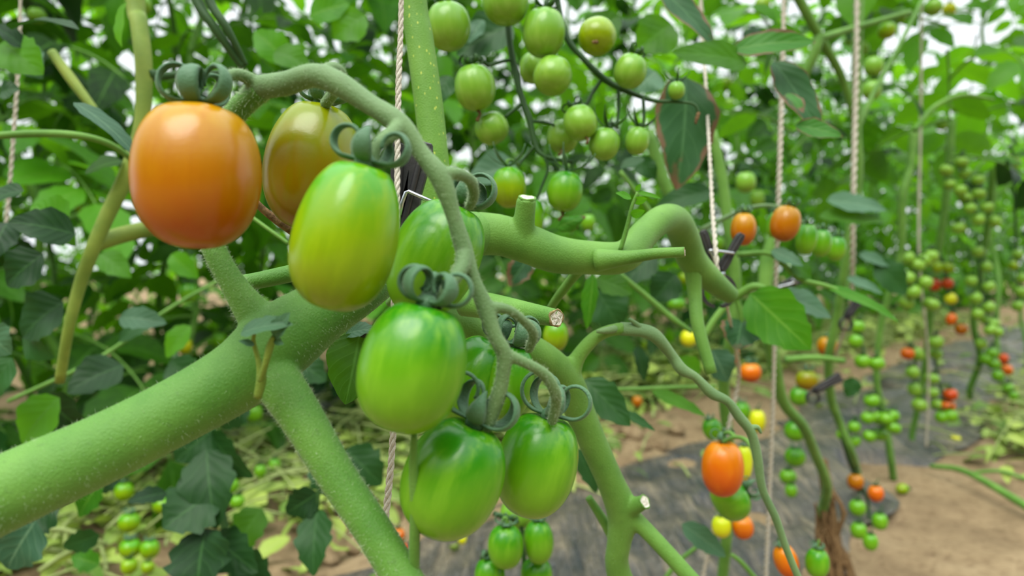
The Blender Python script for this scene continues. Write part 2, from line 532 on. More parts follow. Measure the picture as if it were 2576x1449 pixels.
def compound(mb, base, d, up, L, seed, droop=1.0, pairs=3, scale=1.0, tone=None, stem_m=1, nu=8, nv=4, leaf_m=0):
    """a pinnate leaf: stalk, pairs of leaflets and an end leaflet"""
    rnd = random.Random(seed)
    d = nrm(d); up = nrm(np.asarray(up) - d * np.dot(up, d)); s = np.cross(d, up)
    k = 12
    us = np.linspace(0, 1, k)
    ang = -droop * us ** 1.3
    x = np.concatenate([[0], np.cumsum(np.cos(ang[:-1]))]) / (k - 1) * L
    z = np.concatenate([[0], np.cumsum(np.sin(ang[:-1]))]) / (k - 1) * L
    pts = base + np.outer(x, d) + np.outer(z, up)
    tube(mb, pts, np.linspace(0.0028, 0.0012, k) * (0.6 + 0.4 * scale), 5, stem_m, False, tone=0.5)
    t0 = rnd.random() if tone is None else tone
    def at(u):
        i = min(int(u * (k - 1)), k - 2); w = u * (k - 1) - i
        return pts[i] * (1 - w) + pts[i + 1] * w, ang[i]
    for q in range(pairs):
        u = 0.34 + 0.56 * q / max(1, pairs - 1) + rnd.uniform(-.03, .03)
        for sg in (-1, 1):
            p, an = at(min(.98, u + rnd.uniform(-.02, .02)))
            tn = d * math.cos(an) + up * math.sin(an); nn = up * math.cos(an) - d * math.sin(an)
            LL = L * rnd.uniform(0.26, 0.36) * (0.85 + 0.3 * math.sin(PI * (q + .7) / pairs)) * scale
            dd = tn * rnd.uniform(.35, .75) + s * sg + nn * rnd.uniform(-.35, .15)
            leaflet(mb, p + nrm(dd) * 0.004, dd, nn + 0.35 * np.array([rnd.uniform(-1, 1) for _ in range(3)]), LL, LL * rnd.uniform(.5, .66), rnd.uniform(.2, 1.2), rnd.uniform(.0, .35), 0.25, rnd.randrange(9999),
                    min(1, max(0, t0 + rnd.uniform(-.25, .25))), nu, nv, leaf_m)
    p, an = at(1.0)
    tn = d * math.cos(an) + up * math.sin(an); nn = up * math.cos(an) - d * math.sin(an)
    LL = L * rnd.uniform(.34, .44) * scale
    leaflet(mb, p, tn, nn, LL, LL * .62, rnd.uniform(.3, 1.2), rnd.uniform(0, .3), 0.28, rnd.randrange(9999), t0, nu, nv, leaf_m)

# ------------------------------------------------------------------ tomatoes
def fruit_mesh(mb, W, L, seed=0, nu=28, nr=40, p=0.78, taper=0.0, dimple=0.06, ridge=0.02, m=0):
    rnd = random.Random(seed); ph = {11: 4.71, 12: 5.2, 13: 1.3}.get(seed, rnd.random() * 6.28)
    v = []
    f = []
    for i in range(nu + 1):
        fi = PI * i / nu
        pe = p if fi < PI / 2 else p + 0.36 * (1 - math.sin(fi))
        r0 = W / 2 * (max(math.sin(fi), 0) ** pe) * (1 + taper * math.cos(fi))
        zc = -L / 2 * (1 - math.cos(fi))
        zc -= dimple * L * math.exp(-(r0 / (W * 0.16)) ** 2) * (1 if fi < PI / 2 else -0.35)
        for j in range(nr):
            th = 2 * PI * j / nr
            r = r0 * (1 + ridge * math.cos(5 * th + ph) * math.exp(-(fi / 1.45) ** 2) + 0.008 * math.cos(2 * th + 2 * ph))
            v.append((r * math.cos(th), r * math.sin(th), zc))
    for i in range(nu):
        for j in range(nr):
            k = (j + 1) % nr
            f.append((i * nr + j, (i + 1) * nr + j, (i + 1) * nr + k, i * nr + k))
    mb.add(v, f, None, m)

def sepal_mesh(mb, az, R, W, turn, lead, rise=0.0, th=0.0007, m=0, base=0.0012, n=26, twist=0.0, z0=0.0):
    """one curled sepal: runs out from the stalk, then rolls up and back over itself"""
    ca, sa = math.cos(az), math.sin(az)
    pts = []
    for i in range(n + 1):
        u = i / n
        pts.append(u)
    q = []; tg = []
    Ls = lead; Lc = R * turn
    tot = Ls + Lc
    r, z, an = base * 0.4, z0, rise
    for i in range(n + 1):
        q.append((r, z)); tg.append(an)
        st = tot / n
        x = i * st
        if x < Ls: k = 0
        else:
            e = (x - Ls) / Lc
            k = 1 / (R * (1.12 - 0.42 * e))
        an += k * st
        r += math.cos(an) * st; z += math.sin(an) * st
    v = []; f = []
    for i, (r, z) in enumerate(q):
        u = i / n
        hw = W / 2 * (0.75 + 0.6 * math.sin(PI * min(1, u * 1.25)) ** 1.0) * (1 - u ** 3) + 0.00012
        an = tg[i]
        off = twist * u * R * 1.4
        for (lx, lz) in ((-1, .0), (-.6, .8), (0, 1), (.6, .8), (1, 0), (.6, -.45), (0, -.55), (-.6, -.45)):
            y = lx * hw + off
            dz = lz * th + 0.22 * hw * (lx * lx)     # gutter-shaped cross-section
            rr = r - math.sin(an) * dz; zz = z + math.cos(an) * dz
            v.append((rr * ca - y * sa, rr * sa + y * ca, zz))
    for i in range(n):
        for j in range(8):
            k = (j + 1) % 8
            f.append((i * 8 + j, i * 8 + k, (i + 1) * 8 + k, (i + 1) * 8 + j))
    f.append(tuple(range(8))[::-1]); f.append(tuple(range(n * 8, n * 8 + 8)))
    mb.add(v, f, None, m)

def axis_frame(axis):
    """matrix whose -z runs along axis; x stays as close to the camera's right as it can"""
    z = -nrm(axis)
    x = np.array((1.0, 0, 0)); x = nrm(x - z * np.dot(x, z))
    y = np.cross(z, x)
    return Matrix(((x[0], y[0], z[0]), (x[1], y[1], z[1]), (x[2], y[2], z[2]))).to_4x4()

FRUIT_CACHE = {}
def tomato(px, py, W, H, tilt, d, kind, label, lod=1, lean=0.0, calyx=None, seed=None, taper=0.03, p=0.80, group=None, tip=False, dimple=0.06, stalk=None, ridge=0.03):
    """px, py: middle of the fruit; W, H: size in pixels; tilt: degrees the lower end swings to the left; lean: towards the camera"""
    seed = seed if seed is not None else int(px * 7 + py)
    a = math.radians(tilt); l = math.radians(lean)
    ax = nrm((-math.sin(a) * RV - math.cos(a) * UV) * math.cos(l) - FV * math.sin(l))
    Wm, Lm = W * d / F, H * d / F
    c = P(px, py, d)
    top = c - ax * Lm / 2
    mt = M[kind]
    if lod == 2:
        mb = MB(); fruit_mesh(mb, Wm, Lm, seed, 12, 16, p, taper, dimple)
        cm = 1
        for k in range(5):
            sepal_mesh(mb, k * 1.257 + seed, Wm * .14, Wm * .12, 1.2, Wm * .2, .2, .0005, 1, n=5)
        tube(mb, np.array([(0, 0, -Lm * .04), (Wm * .05, 0, Wm * .2), (Wm * .25, Wm * .1, Wm * .42)]), Wm * .045, 5, 1)
        o = mb.build('tomato', [mt, M['darkstem']])
        o.matrix_world = Matrix.Translation(top) @ axis_frame(ax)
        tag(o, label, 'tomato', group)
        return o
    root = empty('tomato', (0, 0, 0), label, 'tomato', group)
    root.matrix_world = Matrix.Translation(top) @ axis_frame(ax)
    mb = MB()
    fruit_mesh(mb, Wm, Lm, seed, 40 if lod == 0 else 22, 64 if lod == 0 else 32, p, taper, dimple, ridge)
    mb.build('fruit', mt, root)
    if lod == 0:
        cb = MB()
        hub = 0.0026
        tube(cb, [(0, 0, -dimple * Lm * 1.0), (0, 0, -dimple * Lm * .5), (0, 0, 0.0004), (0, 0, .0016)], [hub * .8, hub, hub, hub * .6], 14)
        cal = cb.build('calyx', M['sepal'], root)
        for (az, R, Wd, turn, lead, tw) in calyx or []:
            sb = MB()
            sepal_mesh(sb, math.radians(az), R, Wd, turn, lead, rise=0.03, twist=tw, z0=-0.0002)
            o = sb.build('sepal', M['sepal'], cal)
    elif calyx != 'none':
        cb = MB()
        rnd = random.Random(seed)
        tube(cb, [(0, 0, -dimple * Lm), (0, 0, Wm * .04)], Wm * .07, 8)
        for k in range(5):
            if calyx == 'open':
                sepal_mesh(cb, k * 1.257 + rnd.random(), Wm * .9, Wm * .10, .9, Wm * .12, .15 + .3 * rnd.random(), .0004, n=12)
            else:
                sepal_mesh(cb, k * 1.257 + rnd.random() * .5, Wm * .12 * rnd.uniform(.8, 1.3), Wm * .11, rnd.uniform(2.5, 4.8), Wm * .16, .05, .0005, n=16)
        cb.build('calyx', M['sepal'] if kind != 'pale' else M['darkstem'], root)
        if stalk is not None:
            inv = root.matrix_world.inverted()
            q = np.array(inv @ Vector(P(*stalk)))
            sb = MB()
            pts = catmull([(0, 0, -dimple * Lm * .3), (0, 0, Wm * .16), q * .55 + np.array((0, 0, Wm * .14)), q], 12)
            tube(sb, pts, Wm * .05, 7)
            sb.build('pedicel', M['darkstem'] if kind == 'pale' else M['bgstem'], root)
    if tip:
        tb = MB()
        tube(tb, [(0, 0, -Lm * .97), (Wm * .04, 0, -Lm * 1.06), (-Wm * .06, -.001, -Lm * 1.2)], [Wm * .05, Wm * .035, Wm * .05], 6)
        tb.build('dried_flower_tip', M['brown'], root)['label'] = 'shrivelled brown flower remnant'
    return root

# ------------------------------------------------------------------ hero plant
def fuse(o, vox, it=6, fac=0.5):
    r = o.modifiers.new('remesh', 'REMESH'); r.mode = 'VOXEL'; r.voxel_size = vox; r.use_smooth_shade = True
    s = o.modifiers.new('smooth', 'SMOOTH'); s.iterations = it; s.factor = fac
    return o

def add_px(mb, rows, n=28, seg=16, ridge=0.0, m=0):
    pts, r = pxline(rows, n)
    tube(mb, pts, r, seg, m, True, ridge)
    return pts, r

def hairs(name, runs, count, lmin, lmax, parent, seed, rad=0.000028):
    rnd = random.Random(seed); mb = MB(); V = []; Fc = []
    tot = sum(len(r[0]) for r in runs)
    for pts, rr in runs:
        t, Nn, B = frames(pts)
        for _ in range(int(count * len(pts) / tot)):
            x = rnd.random() * (len(pts) - 1); i = int(x); wgt = x - i
            th = rnd.random() * 2 * PI
            nn = nrm(Nn[i] * math.cos(th) + B[i] * math.sin(th))
            p = pts[i] * (1 - wgt) + pts[min(i + 1, len(pts) - 1)] * wgt + nn * (rr[i] * 0.97)
            dr = nrm(nn + 0.35 * np.array([rnd.gauss(0, 1) for _ in range(3)]))
            e = p + dr * rnd.uniform(lmin, lmax) * (2.0 if rnd.random() < .06 else 1)
            s = nrm(np.cross(dr, (0.3, .5, .8))); q = np.cross(dr, s)
            b = len(V)
            V += [p + s * rad, p - s * rad * .5 + q * rad * .87, p - s * rad * .5 - q * rad * .87, e]
            Fc += [(b, b + 1, b + 3), (b + 1, b + 2, b + 3), (b + 2, b, b + 3)]
    mb.add(V, Fc)
    o = mb.build(name, M['hair'], parent, False)
    o['kind'] = 'stuff'
    return o

def cut_end(pts, r, parent, dark=True, scale=1.0):
    """dry pithy disc on the end of a cut stalk"""
    e = pts[-1]; d = nrm(pts[-1] - pts[-2])
    s = nrm(np.cross(d, (0.2, .3, .9))); q = np.cross(d, s)
    mb = MB(); v = []; f = []; R = r[-1] * scale
    rings = [(1.0, -.2), (1.04, .0), (1.0, .06), (.88, .09), (.84, .05), (.5, .04), (.2, .1), (.0, .05)]
    for (k, h) in rings:
        for j in range(18):
            th = j / 18 * 2 * PI
            wv = 1 + 0.06 * math.sin(5 * th + k * 9) + .04 * math.sin(9 * th)
            v.append(e + (s * math.cos(th) + q * math.sin(th)) * R * k * wv + d * R * (h + .06 * math.sin(4 * th + k * 5)))
    mi = []
    for i in range(len(rings) - 1):
        for j in range(18):
            k = (j + 1) % 18
            f.append((i * 18 + j, i * 18 + k, (i + 1) * 18 + k, (i + 1) * 18 + j))
    mb.add(v, f[:18 * 4], None, 1); mb.f += [tuple(x) for x in f[18 * 4:]]; mb.m += [0] * (len(f) - 18 * 4)
    o = mb.build('cut_end', [M['cut'], M['drycut'] if dark else M['bgstem']], parent)
    o['label'] = 'dry whitish cut end'
    return o

hero = empty('tomato_plant', (0, 0, 0), 'tomato plant with the thick hairy stem slanting across the lower left', 'plant')
mb = MB()
A = add_px(mb, [(-90, 1290, 195, .165), (60, 1218, 190, .170), (260, 1128, 176, .178), (450, 1032, 170, .186), (600, 945, 178, .193), (700, 862, 192, .199), (800, 790, 160, .206), (900, 738, 118, .215), (1000, 668, 100, .235), (1080, 628, 108, .262), (1200, 585, 112, .285)], 60, 32)
B = add_px(mb, [(650, 880, 120, .196), (700, 960, 118, .192), (760, 1050, 108, .188), (850, 1200, 98, .184), (950, 1350, 96, .180), (1040, 1500, 100, .176)], 40, 24, .02)
Cc = add_px(mb, [(690, 850, 120, .199), (640, 790, 92, .199), (590, 720, 66, .199), (540, 630, 60, .200), (505, 520, 58, .202), (520, 400, 56, .202), (565, 320, 58, .198), (610, 265, 60, .192), (660, 222, 58, .186)], 40, 20)
o = fuse(mb.build('stem', M['stem'], hero), 0.0007, 10)
hairs('stem_hairs', [A, B, Cc], 13000, 0.0004, 0.0012, hero, 3, .000036)

# stem beyond the clip, bending down and looping to the right
mb = MB()
D = add_px(mb, [(1195, 588, 112, .285), (1260, 592, 104, .288), (1330, 615, 100, .29), (1400, 640, 96, .292), (1480, 648, 86, .296), (1570, 645, 82, .30), (1620, 590, 74, .31), (1665, 552, 72, .32), (1700, 555, 74, .335), (1722, 600, 76, .35), (1742, 655, 74, .36), (1790, 705, 62, .37), (1840, 745, 44, .38)], 70, 24)
tube(mb, *[np.asarray(q) for q in pxline([(1312, 620, 70, .288), (1318, 560, 56, .284), (1325, 498, 50, .28)], 12)], 18)
fuse(mb.build('bent_stem', M['bgstem'], hero), 0.0009, 6)
st = pxline([(1312, 620, 70, .288), (1318, 560, 52, .284), (1326, 497, 44, .28)], 12)
cut_end(*st, hero, False)
mb = MB(); q = add_px(mb, [(1500, 655, 60, .29), (1580, 648, 36, .285), (1650, 638, 28, .28), (1722, 634, 26, .276)], 20, 12)
pt = mb.build('cut_petiole', M['bgstem'], hero); cut_end(*q, pt, True, .8)
mb = MB(); add_px(mb, [(1742, 660, 50, .36), (1748, 740, 36, .36), (1756, 820, 34, .355), (1790, 940, 30, .35)], 18, 10); mb.build('petiole', M['bgstem'], hero)
mb = MB(); add_px(mb, [(1475, 660, 30, .30), (1440, 700, 24, .31), (1405, 745, 22, .315), (1385, 775, 20, .32)], 14, 10); mb.build('petiole', M['bgstem'], hero)
mb = MB(); add_px(mb, [(585, 716, 40, .232), (650, 706, 42, .235), (735, 688, 44, .24), (830, 670, 44, .245)], 14, 14, .03); mb.build('side_branch', M['stem'], hero)

# truss stalk with its pedicels
mb = MB()
T = add_px(mb, [(618, 258, 58, .191), (655, 222, 60, .187), (720, 210, 60, .182), (790, 190, 60, .178), (850, 210, 62, .176), (930, 262, 52, .174), (1005, 312, 56, .172), (1060, 385, 44, .172), (1108, 448, 54, .172), (1140, 540, 40, .173), (1166, 625, 46, .174), (1190, 700, 36, .174), (1220, 772, 44, .175), (1245, 845, 38, .175), (1268, 890, 40, .176), (1264, 950, 36, .177), (1252, 1000, 40, .178), (1235, 1050, 34, .179), (1222, 1080, 30, .180)], 110, 18)
peds = [
    [(660, 222, 44, .187), (620, 195, 34, .184), (588, 186, 28, .180), (560, 205, 24, .177), (532, 256, 26, .1735)],
    [(800, 188, 40, .178), (838, 172, 34, .181), (858, 190, 30, .190), (845, 225, 30, .198), (818, 262, 30, .205)],
    [(1012, 308, 44, .172), (992, 332, 42, .169), (962, 352, 34, .166), (945, 375, 32, .165), (934, 420, 32, .1645)],
    [(1105, 440, 44, .172), (1150, 437, 32, .174), (1183, 455, 30, .180), (1192, 490, 28, .186), (1180, 522, 26, .192)],
    [(1168, 630, 44, .174), (1162, 672, 40, .171), (1142, 702, 34, .168), (1118, 735, 30, .166), (1098, 775, 30, .165)],
    [(1222, 772, 34, .175), (1275, 778, 26, .177), (1318, 808, 24, .182), (1342, 840, 26, .19), (1330, 880, 24, .20)],
    [(1266, 888, 34, .176), (1320, 912, 28, .178), (1370, 942, 30, .181), (1396, 985, 30, .184), (1398, 1020, 28, .188), (1388, 1062, 28, .192)],
]
PD = [add_px(mb, r, 24, 12) for r in peds]
fuse(mb.build('truss_stalk', M['truss'], hero), 0.00045, 5)
hairs('truss_hairs', [T] + PD, 6000, 0.0003, 0.0009, hero, 5, 0.000028)

# small side shoot in the fork
sh = MB()
add_px(sh, [(648, 1000, 22, .178), (658, 950, 26, .177), (650, 905, 14, .176), (638, 860, 12, .175), (640, 838, 10, .174)], 18, 10)
add_px(sh, [(655, 960, 20, .177), (668, 915, 16, .174), (680, 870, 20, .173), (688, 845, 10, .172)], 16, 10)
shoot = sh.build('side_shoot', M['yellowstem'], hero)
sb = MB()
def px_leaf(mb, b, t, W, d0, d1, roll=0, droop=.5, fold=.2, lobe=.2, seed=1, tone=.5, nu=18, nv=10, curl=0.0, wave=.1, nl=4):
    p0, p1 = P(b[0], b[1], d0), P(t[0], t[1], d1)
    dr = p1 - p0; L = np.linalg.norm(dr); dn = dr / L
    n = -FV - dn * np.dot(-FV, dn); n = nrm(n); s = np.cross(dn, n)
    if s[2] < 0: s = -s              # a positive roll turns the upper face to the light
    r = math.radians(roll)
    n2 = n * math.cos(r) + s * math.sin(r)
    # start the blade tilted up by half its droop so that its tip lands on t
    dd = dn * math.cos(droop / 2) + n2 * math.sin(droop / 2); nn = n2 * math.cos(droop / 2) - dn * math.sin(droop / 2)
    leaflet(mb, p0, dd, nn, L * (1 + droop * droop / 24), W * (d0 + d1) / 2 / F, droop, fold, lobe, seed, tone, nu, nv, wave=wave, curl=curl, nl=nl)
px_leaf(sb, (606, 838), (738, 818), 70, .173, .170, 48, .5, .25, .2, 3, .9)
sb.build('leaf', M['leafgrey'], shoot)
sb = MB(); px_leaf(sb, (690, 850), (730, 786), 52, .172, .17, 20, .3, .3, .15, 5, .9); px_leaf(sb, (690, 852), (715, 866), 22, .173, .17, 0, .3, .2, .1, 6, .8)
px_leaf(sb, (640, 868), (600, 858), 20, .174, .172, 40, .4, .2, .1, 8, .5)
sb.build('leaf', M['leafgrey'], shoot)

# ------------------------------------------------------------------ hero tomatoes
CX = lambda *r: r
tomato(496, 447, 306, 372, 1, .170, 'orange', 'big orange tomato hanging at the upper left of the foreground truss', 0,
       calyx=[(200, .0047, .0042, 5.3, .0042, 0), (268, .0044, .0042, 5.2, .0016, 0), (335, .0046, .0034, 4.6, .0042, 0), (60, .0043, .0034, 4.6, .003, 0), (130, .0044, .0034, 4.8, .003, 0)], seed=11, taper=.02, p=.72, dimple=.05, ridge=.035)
tomato(786, 420, 236, 335, 8, .212, 'olive', 'olive and amber half-ripe tomato behind the lime green one', 0,
       calyx=[(190, .0040, .0040, 4.6, .0030, 0), (265, .0040, .0040, 4.6, .002, 0), (345, .0042, .0036, 4.4, .0050, 0), (60, .0040, .0034, 4.6, .003, 0), (125, .0042, .0034, 4.5, .003, 0)], seed=12, taper=-.03, p=.84)
tomato(872, 596, 262, 392, 14, .163, 'lime', 'yellowish green tomato beside the big orange one, with wide open sepal curls', 0,
       calyx=[(170, .0040, .0034, 4.5, .0052, 0), (262, .0042, .0040, 3.2, .0010, 0), (350, .0042, .0036, 4.6, .0050, 0), (60, .0038, .0032, 4.0, .003, 0), (120, .0038, .0032, 4.0, .003, 0)], seed=13, taper=-.075, p=.74, ridge=.045)
tomato(1092, 655, 222, 318, 24, .205, 'green', 'green tomato partly hidden behind the truss stalk, next to the black clip', 0,
       calyx=[(200, .0040, .0046, 4.8, .0014, 0), (275, .0042, .0044, 5.0, .0020, .2), (350, .0054, .0048, 5.4, .0026, -.1), (50, .0042, .0038, 4.6, .003, 0), (120, .0042, .0036, 4.7, .002, 0)], seed=14, taper=.05, p=.82)
tomato(1036, 925, 266, 342, 13, .163, 'green', 'large green tomato in the middle with tightly rolled sepals', 0,
       calyx=[(178, .0040, .0042, 5.0, .0032, 0), (220, .0040, .0036, 5.0, .0026, 0), (322, .0038, .0038, 5.0, .0028, 0), (0, .0042, .0034, 4.6, .0048, 0), (90, .0036, .0036, 4.8, .002, 0)], seed=15, taper=-.01, p=.77)
tomato(1190, 965, 186, 250, 30, .222, 'green', 'green tomato wedged behind the middle one, its lower half hidden', 0,
       calyx=[(180, .0038, .0034, 4.6, .003, 0), (270, .0038, .0034, 4.6, .003, 0), (0, .0038, .0034, 4.6, .003, 0)], seed=16, p=.8)
tomato(1282, 965, 120, 200, 10, .215, 'green', 'dark green tomato peeping out behind the thin end of the truss', 0,
       calyx=[(150, .0042, .0036, 4.6, .0030, 0), (215, .0046, .0034, 4.4, .0036, 0), (280, .0040, .0036, 4.6, .002, 0), (340, .0042, .0036, 4.4, .0024, 0), (40, .0048, .0034, 4.4, .0022, 0)], seed=17, p=.8)
tomato(1138, 1205, 252, 312, 22, .180, 'green', 'lowest large green tomato, behind the thin upright petiole', 0,
       calyx=[(165, .0056, .0030, 4.5, .0052, 0), (130, .0050, .0030, 4.4, .004, 0), (262, .0048, .0040, 3.0, .0006, 0), (340, .0052, .0036, 4.9, .0046, 0), (30, .0048, .0032, 4.7, .0042, 0)], seed=18, taper=0, p=.8)
tomato(1350, 1172, 204, 268, 14, .200, 'green', 'green tomato at the lower right end of the foreground truss', 0,
       calyx=[(175, .0060, .0028, 4.7, .0036, 0), (140, .0056, .0030, 4.6, .002, 0), (275, .0046, .0038, 4.6, .0018, 0), (345, .0052, .0032, 4.8, .0050, 0), (60, .0044, .003, 4.6, .003, 0)], seed=19, taper=.03, p=.76)

# ------------------------------------------------------------------ twine, clips
def twine(rows, label, n=60, strands=3, pitch=0.011, group=None):
    rows = upward(rows, -1100)
    pts, r = pxline(rows, n * 4)
    t, Nn, B = frames(pts)
    ln = np.concatenate([[0], np.cumsum(np.linalg.norm(np.diff(pts, axis=0), axis=1))])
    mb = MB()
    for k in range(strands):
        th = ln / pitch * 2 * PI + k * 2 * PI / strands
        q = pts + (np.cos(th)[:, None] * Nn + np.sin(th)[:, None] * B) * (r * .48)[:, None]
        tube(mb, q, r * .56, 6)
    return tag(mb.build('twine', M['twine'], None), label, 'string', group)

twine([(1010, -40, 15, .262), (1003, 200, 16, .258), (1000, 400, 16, .254), (998, 560, 16, .250), (994, 640, 15, .262), (990, 800, 15, .262), (992, 1000, 16, .245), (985, 1150, 18, .240), (968, 1320, 18, .236), (950, 1480, 18, .232)], 'pale twisted twine running down past the black clip in the middle', 90, 3, .010)

def clip(label, pivot, d, a1, a2, L, R, wire=True, arm=.0052, thick=.004, beta=0.0, wpx=None):
    """spring clip: two flat handles, a ring round the stem and a wire spring"""
    root = empty('plant_clip', P(*pivot, d), label, 'clip')
    o = P(*pivot, d)
    def at(x, y, z=0.0): return np.array((x, z, y))
    for ang in (a1, a2):
        mb = MB(); a = math.radians(ang)
        dx, dy = math.sin(a), math.cos(a)
        nx_, ny_ = dy, -dx
        prof = [(0, arm * .8), (L * .3, arm * .95), (L * .55, arm * .72), (L * .9, arm * .8), (L, arm * .55)]
        v = []; f = []
        for (k, hw) in prof:
            for sx, sz in ((-1, -1), (1, -1), (1, 1), (-1, 1)):
                v.append(at(dx * k + nx_ * hw * sx / 2, dy * k + ny_ * hw * sx / 2, sz * thick / 2))
        for i in range(len(prof) - 1):
            for j in range(4):
                kk = (j + 1) % 4
                f.append((i * 4 + j, i * 4 + kk, i * 4 + 4 + kk, i * 4 + 4 + j))
        f += [(3, 2, 1, 0), tuple(range(len(prof) * 4 - 4, len(prof) * 4))]
        # raised rib down the handle
        mb.add(v, f)
        tube(mb, [at(dx * L * .1, dy * L * .1, -thick * .5), at(dx * L * .95, dy * L * .95, -thick * .5)], arm * .14, 6)
        ob = mb.build('handle', M['plastic'], root, False)
        bv = ob.modifiers.new('bevel', 'BEVEL'); bv.width = .0005; bv.segments = 2
    for sg in (-1, 1):
        mb = MB()
        be = math.radians(beta); bx, by = -math.sin(be) * (R + .001), -math.cos(be) * (R + .001)
        pts = [at(bx + R * math.sin(be + sg * q), by + R * math.cos(be + sg * q)) for q in np.linspace(0, 2.9, 20)]
        pts = np.array(pts)
        t, Nn, Bq = frames(pts)
        v = []; f = []
        for i, p in enumerate(pts):
            rad = nrm(p - at(bx, by)); hh = thick * .62
            for (x, y) in ((0, -1), (1, -1), (1, 1), (0, 1)):
                v.append(p + rad * x * .0018 + np.array((0, y * hh, 0)))
        for i in range(len(pts) - 1):
            for j in range(4):
                kk = (j + 1) % 4
                f.append((i * 4 + j, i * 4 + kk, i * 4 + 4 + kk, i * 4 + 4 + j))
        f += [(3, 2, 1, 0), tuple(range(len(pts) * 4 - 4, len(pts) * 4))]
        mb.add(v, f); mb.build('jaw', M['plastic'], root, False)
    if wire:
        mb = MB(); L2 = L * .52; o = P(*pivot, d)
        p1 = at(math.sin(math.radians(a1)) * L2 - .001, math.cos(math.radians(a1)) * L2, -thick * .9); p2 = at(math.sin(math.radians(a2)) * L2 + .001, math.cos(math.radians(a2)) * L2, -thick * .9)
        if wpx:
            tube(mb, np.array([P(x, y, d) - FV * .006 - o for x, y in wpx]), .0008, 8)
        else: tube(mb, catmull([at(-.001, .002, -thick * .8), p1 + (p2 - p1) * .1 - np.array((0, 0, .002)), p1, p1 + (p2 - p1) * .04 + np.array((0, -.0006, .0006)), (p1 + p2) / 2 + np.array((0, -.0008, .0004)), p2], 40), .00075, 8)
        tube(mb, [at(-.003, 0, -thick * .7), at(.003, 0, -thick * .7)], .0016, 10)
        mb.build('spring_wire', M['wire'], root)['label'] = 'bright steel spring wire'
    return root

k1 = clip('black spring clip pinching twine and stem behind the foreground truss', (1000, 630), .262, 3, 15, .042, .0165, arm=.0098, beta=30, wpx=[(1012, 545), (1018, 515), (1027, 490), (1034, 487), (1062, 500), (1098, 516)])
k2 = clip('black spring clip with open handles before the small orange tomato on the right', (1806, 690), .40, -20, 30, .027, .0085, arm=.0062)

# ------------------------------------------------------------------ row plants
def canopy(seed, zmin, zmax, step=0.1, lmin=.20, lmax=.36, nu=8, nv=4, bare=0.0):
    rnd = random.Random(seed)
    mb = MB(); sm = MB()
    k = 40
    zz = np.linspace(0, zmax, k)
    a1, a2 = rnd.random() * 6, rnd.random() * 6
    sx = np.array([0.045 * math.sin(z * 3.1 + a1) + .012 * math.sin(z * 21 + a2) - 0.045 * math.sin(a1) - .012 * math.sin(a2) for z in zz])
    sy = np.array([0.045 * math.sin(z * 2.7 + a2) + .012 * math.sin(z * 19 + a1) - 0.045 * math.sin(a2) - .012 * math.sin(a1) for z in zz])
    pts = np.stack([sx, sy, zz], 1)
    tube(sm, pts, np.linspace(.0075, .0045, k), 8, 0, True, .06, tone=.5)
    z = zmin; az = rnd.random() * 6.28
    while z < zmax:
        i = min(int(z / zmax * (k - 1)), k - 2)
        p = pts[i]
        az += 2.4 + rnd.uniform(-.4, .4)
        el = rnd.uniform(-.1, .7)
        d = np.array((math.cos(az) * math.cos(el), math.sin(az) * math.cos(el), math.sin(el)))
        L = rnd.uniform(lmin, lmax) * (.75 if z > zmax - .3 else 1)
        compound(mb, np.array((p[0], p[1], z)), d, (0, 0, 1), L, rnd.randrange(99999), rnd.uniform(.7, 1.7), 3, 1.0, rnd.random() ** 1.1, 1, nu, nv, 0 if rnd.random() < .72 else 2)
        z += step * rnd.uniform(.7, 1.3)
    return sm, mb

VAR = {}
def variant(kind, i):
    if (kind, i) not in VAR:
        zmin, zmax, step = {'low': (.08, 1.75, .06), 'high': (.62, 1.9, .06), 'far': (.10, 2.0, .085)}[kind]
        sm, mb = canopy(100 + i * 17 + hash_(kind), zmin, zmax, step)
        s = sm.build('stem', M['bgstem']); f = mb.build('foliage', [M['leaf'], M['bgstem'], M['leafdark'] if i % 2 else M['leafbright']])
        VAR[(kind, i)] = (s.data, f.data)
        bpy.data.objects.remove(s); bpy.data.objects.remove(f)
    return VAR[(kind, i)]
def hash_(s): return sum(ord(c) for c in s)

def row_plant(s, t, kind, i, rot, label, group=None, sc=1.0):
    q = row_pt(s, t)
    q[2] = soil_h(q[0], q[1]) - .01
    root = empty('tomato_plant', q, label, 'plant', group)
    root.rotation_euler = (random.uniform(-.04, .04), random.uniform(-.04, .04), rot)
    root.scale = (sc, sc, sc)
    a, b = variant(kind, i)
    for nm, me in (('stem', a), ('foliage', b)):
        o = bpy.data.objects.new(nm, me); COL.objects.link(o); o.parent = root
    return root

def row(s, t0, t1, step, kind, label, group, nvar=5):
    t = t0
    while t < t1:
        row_plant(s + random.uniform(-.06, .06), t + random.uniform(-.08, .08), kind, random.randrange(nvar), random.random() * 6.28, label, group, random.uniform(.92, 1.08))
        t += step
row(.46, 2.7, 5.6, .52, 'high', 'staked tomato plant stripped bare below, in the near row at the right edge', 'plants of the near right row')
row(1.38, -.1, 9.4, .36, 'low', 'leafy tomato plant in the second row, just behind the foreground plant', 'plants of the second row')
row(1.95, .0, 10.5, .44, 'low', 'leafy tomato plant in the row beyond the soil path', 'plants beyond the soil path')
row(2.45, .0, 8.5, .5, 'far', 'tomato plant in the row second beyond the soil path', 'plants second beyond the soil path')
row(3.5, .2, 8.5, .6, 'far', 'distant tomato plant seen through the leaves, far back in the greenhouse', 'distant tomato plants')
row(4.3, .4, 8.5, .7, 'far', 'distant tomato plant seen through the leaves, far back in the greenhouse', 'distant tomato plants')
row(5.6, .6, 9.5, .7, 'far', 'distant tomato plant seen through the leaves, far back in the greenhouse', 'distant tomato plants')
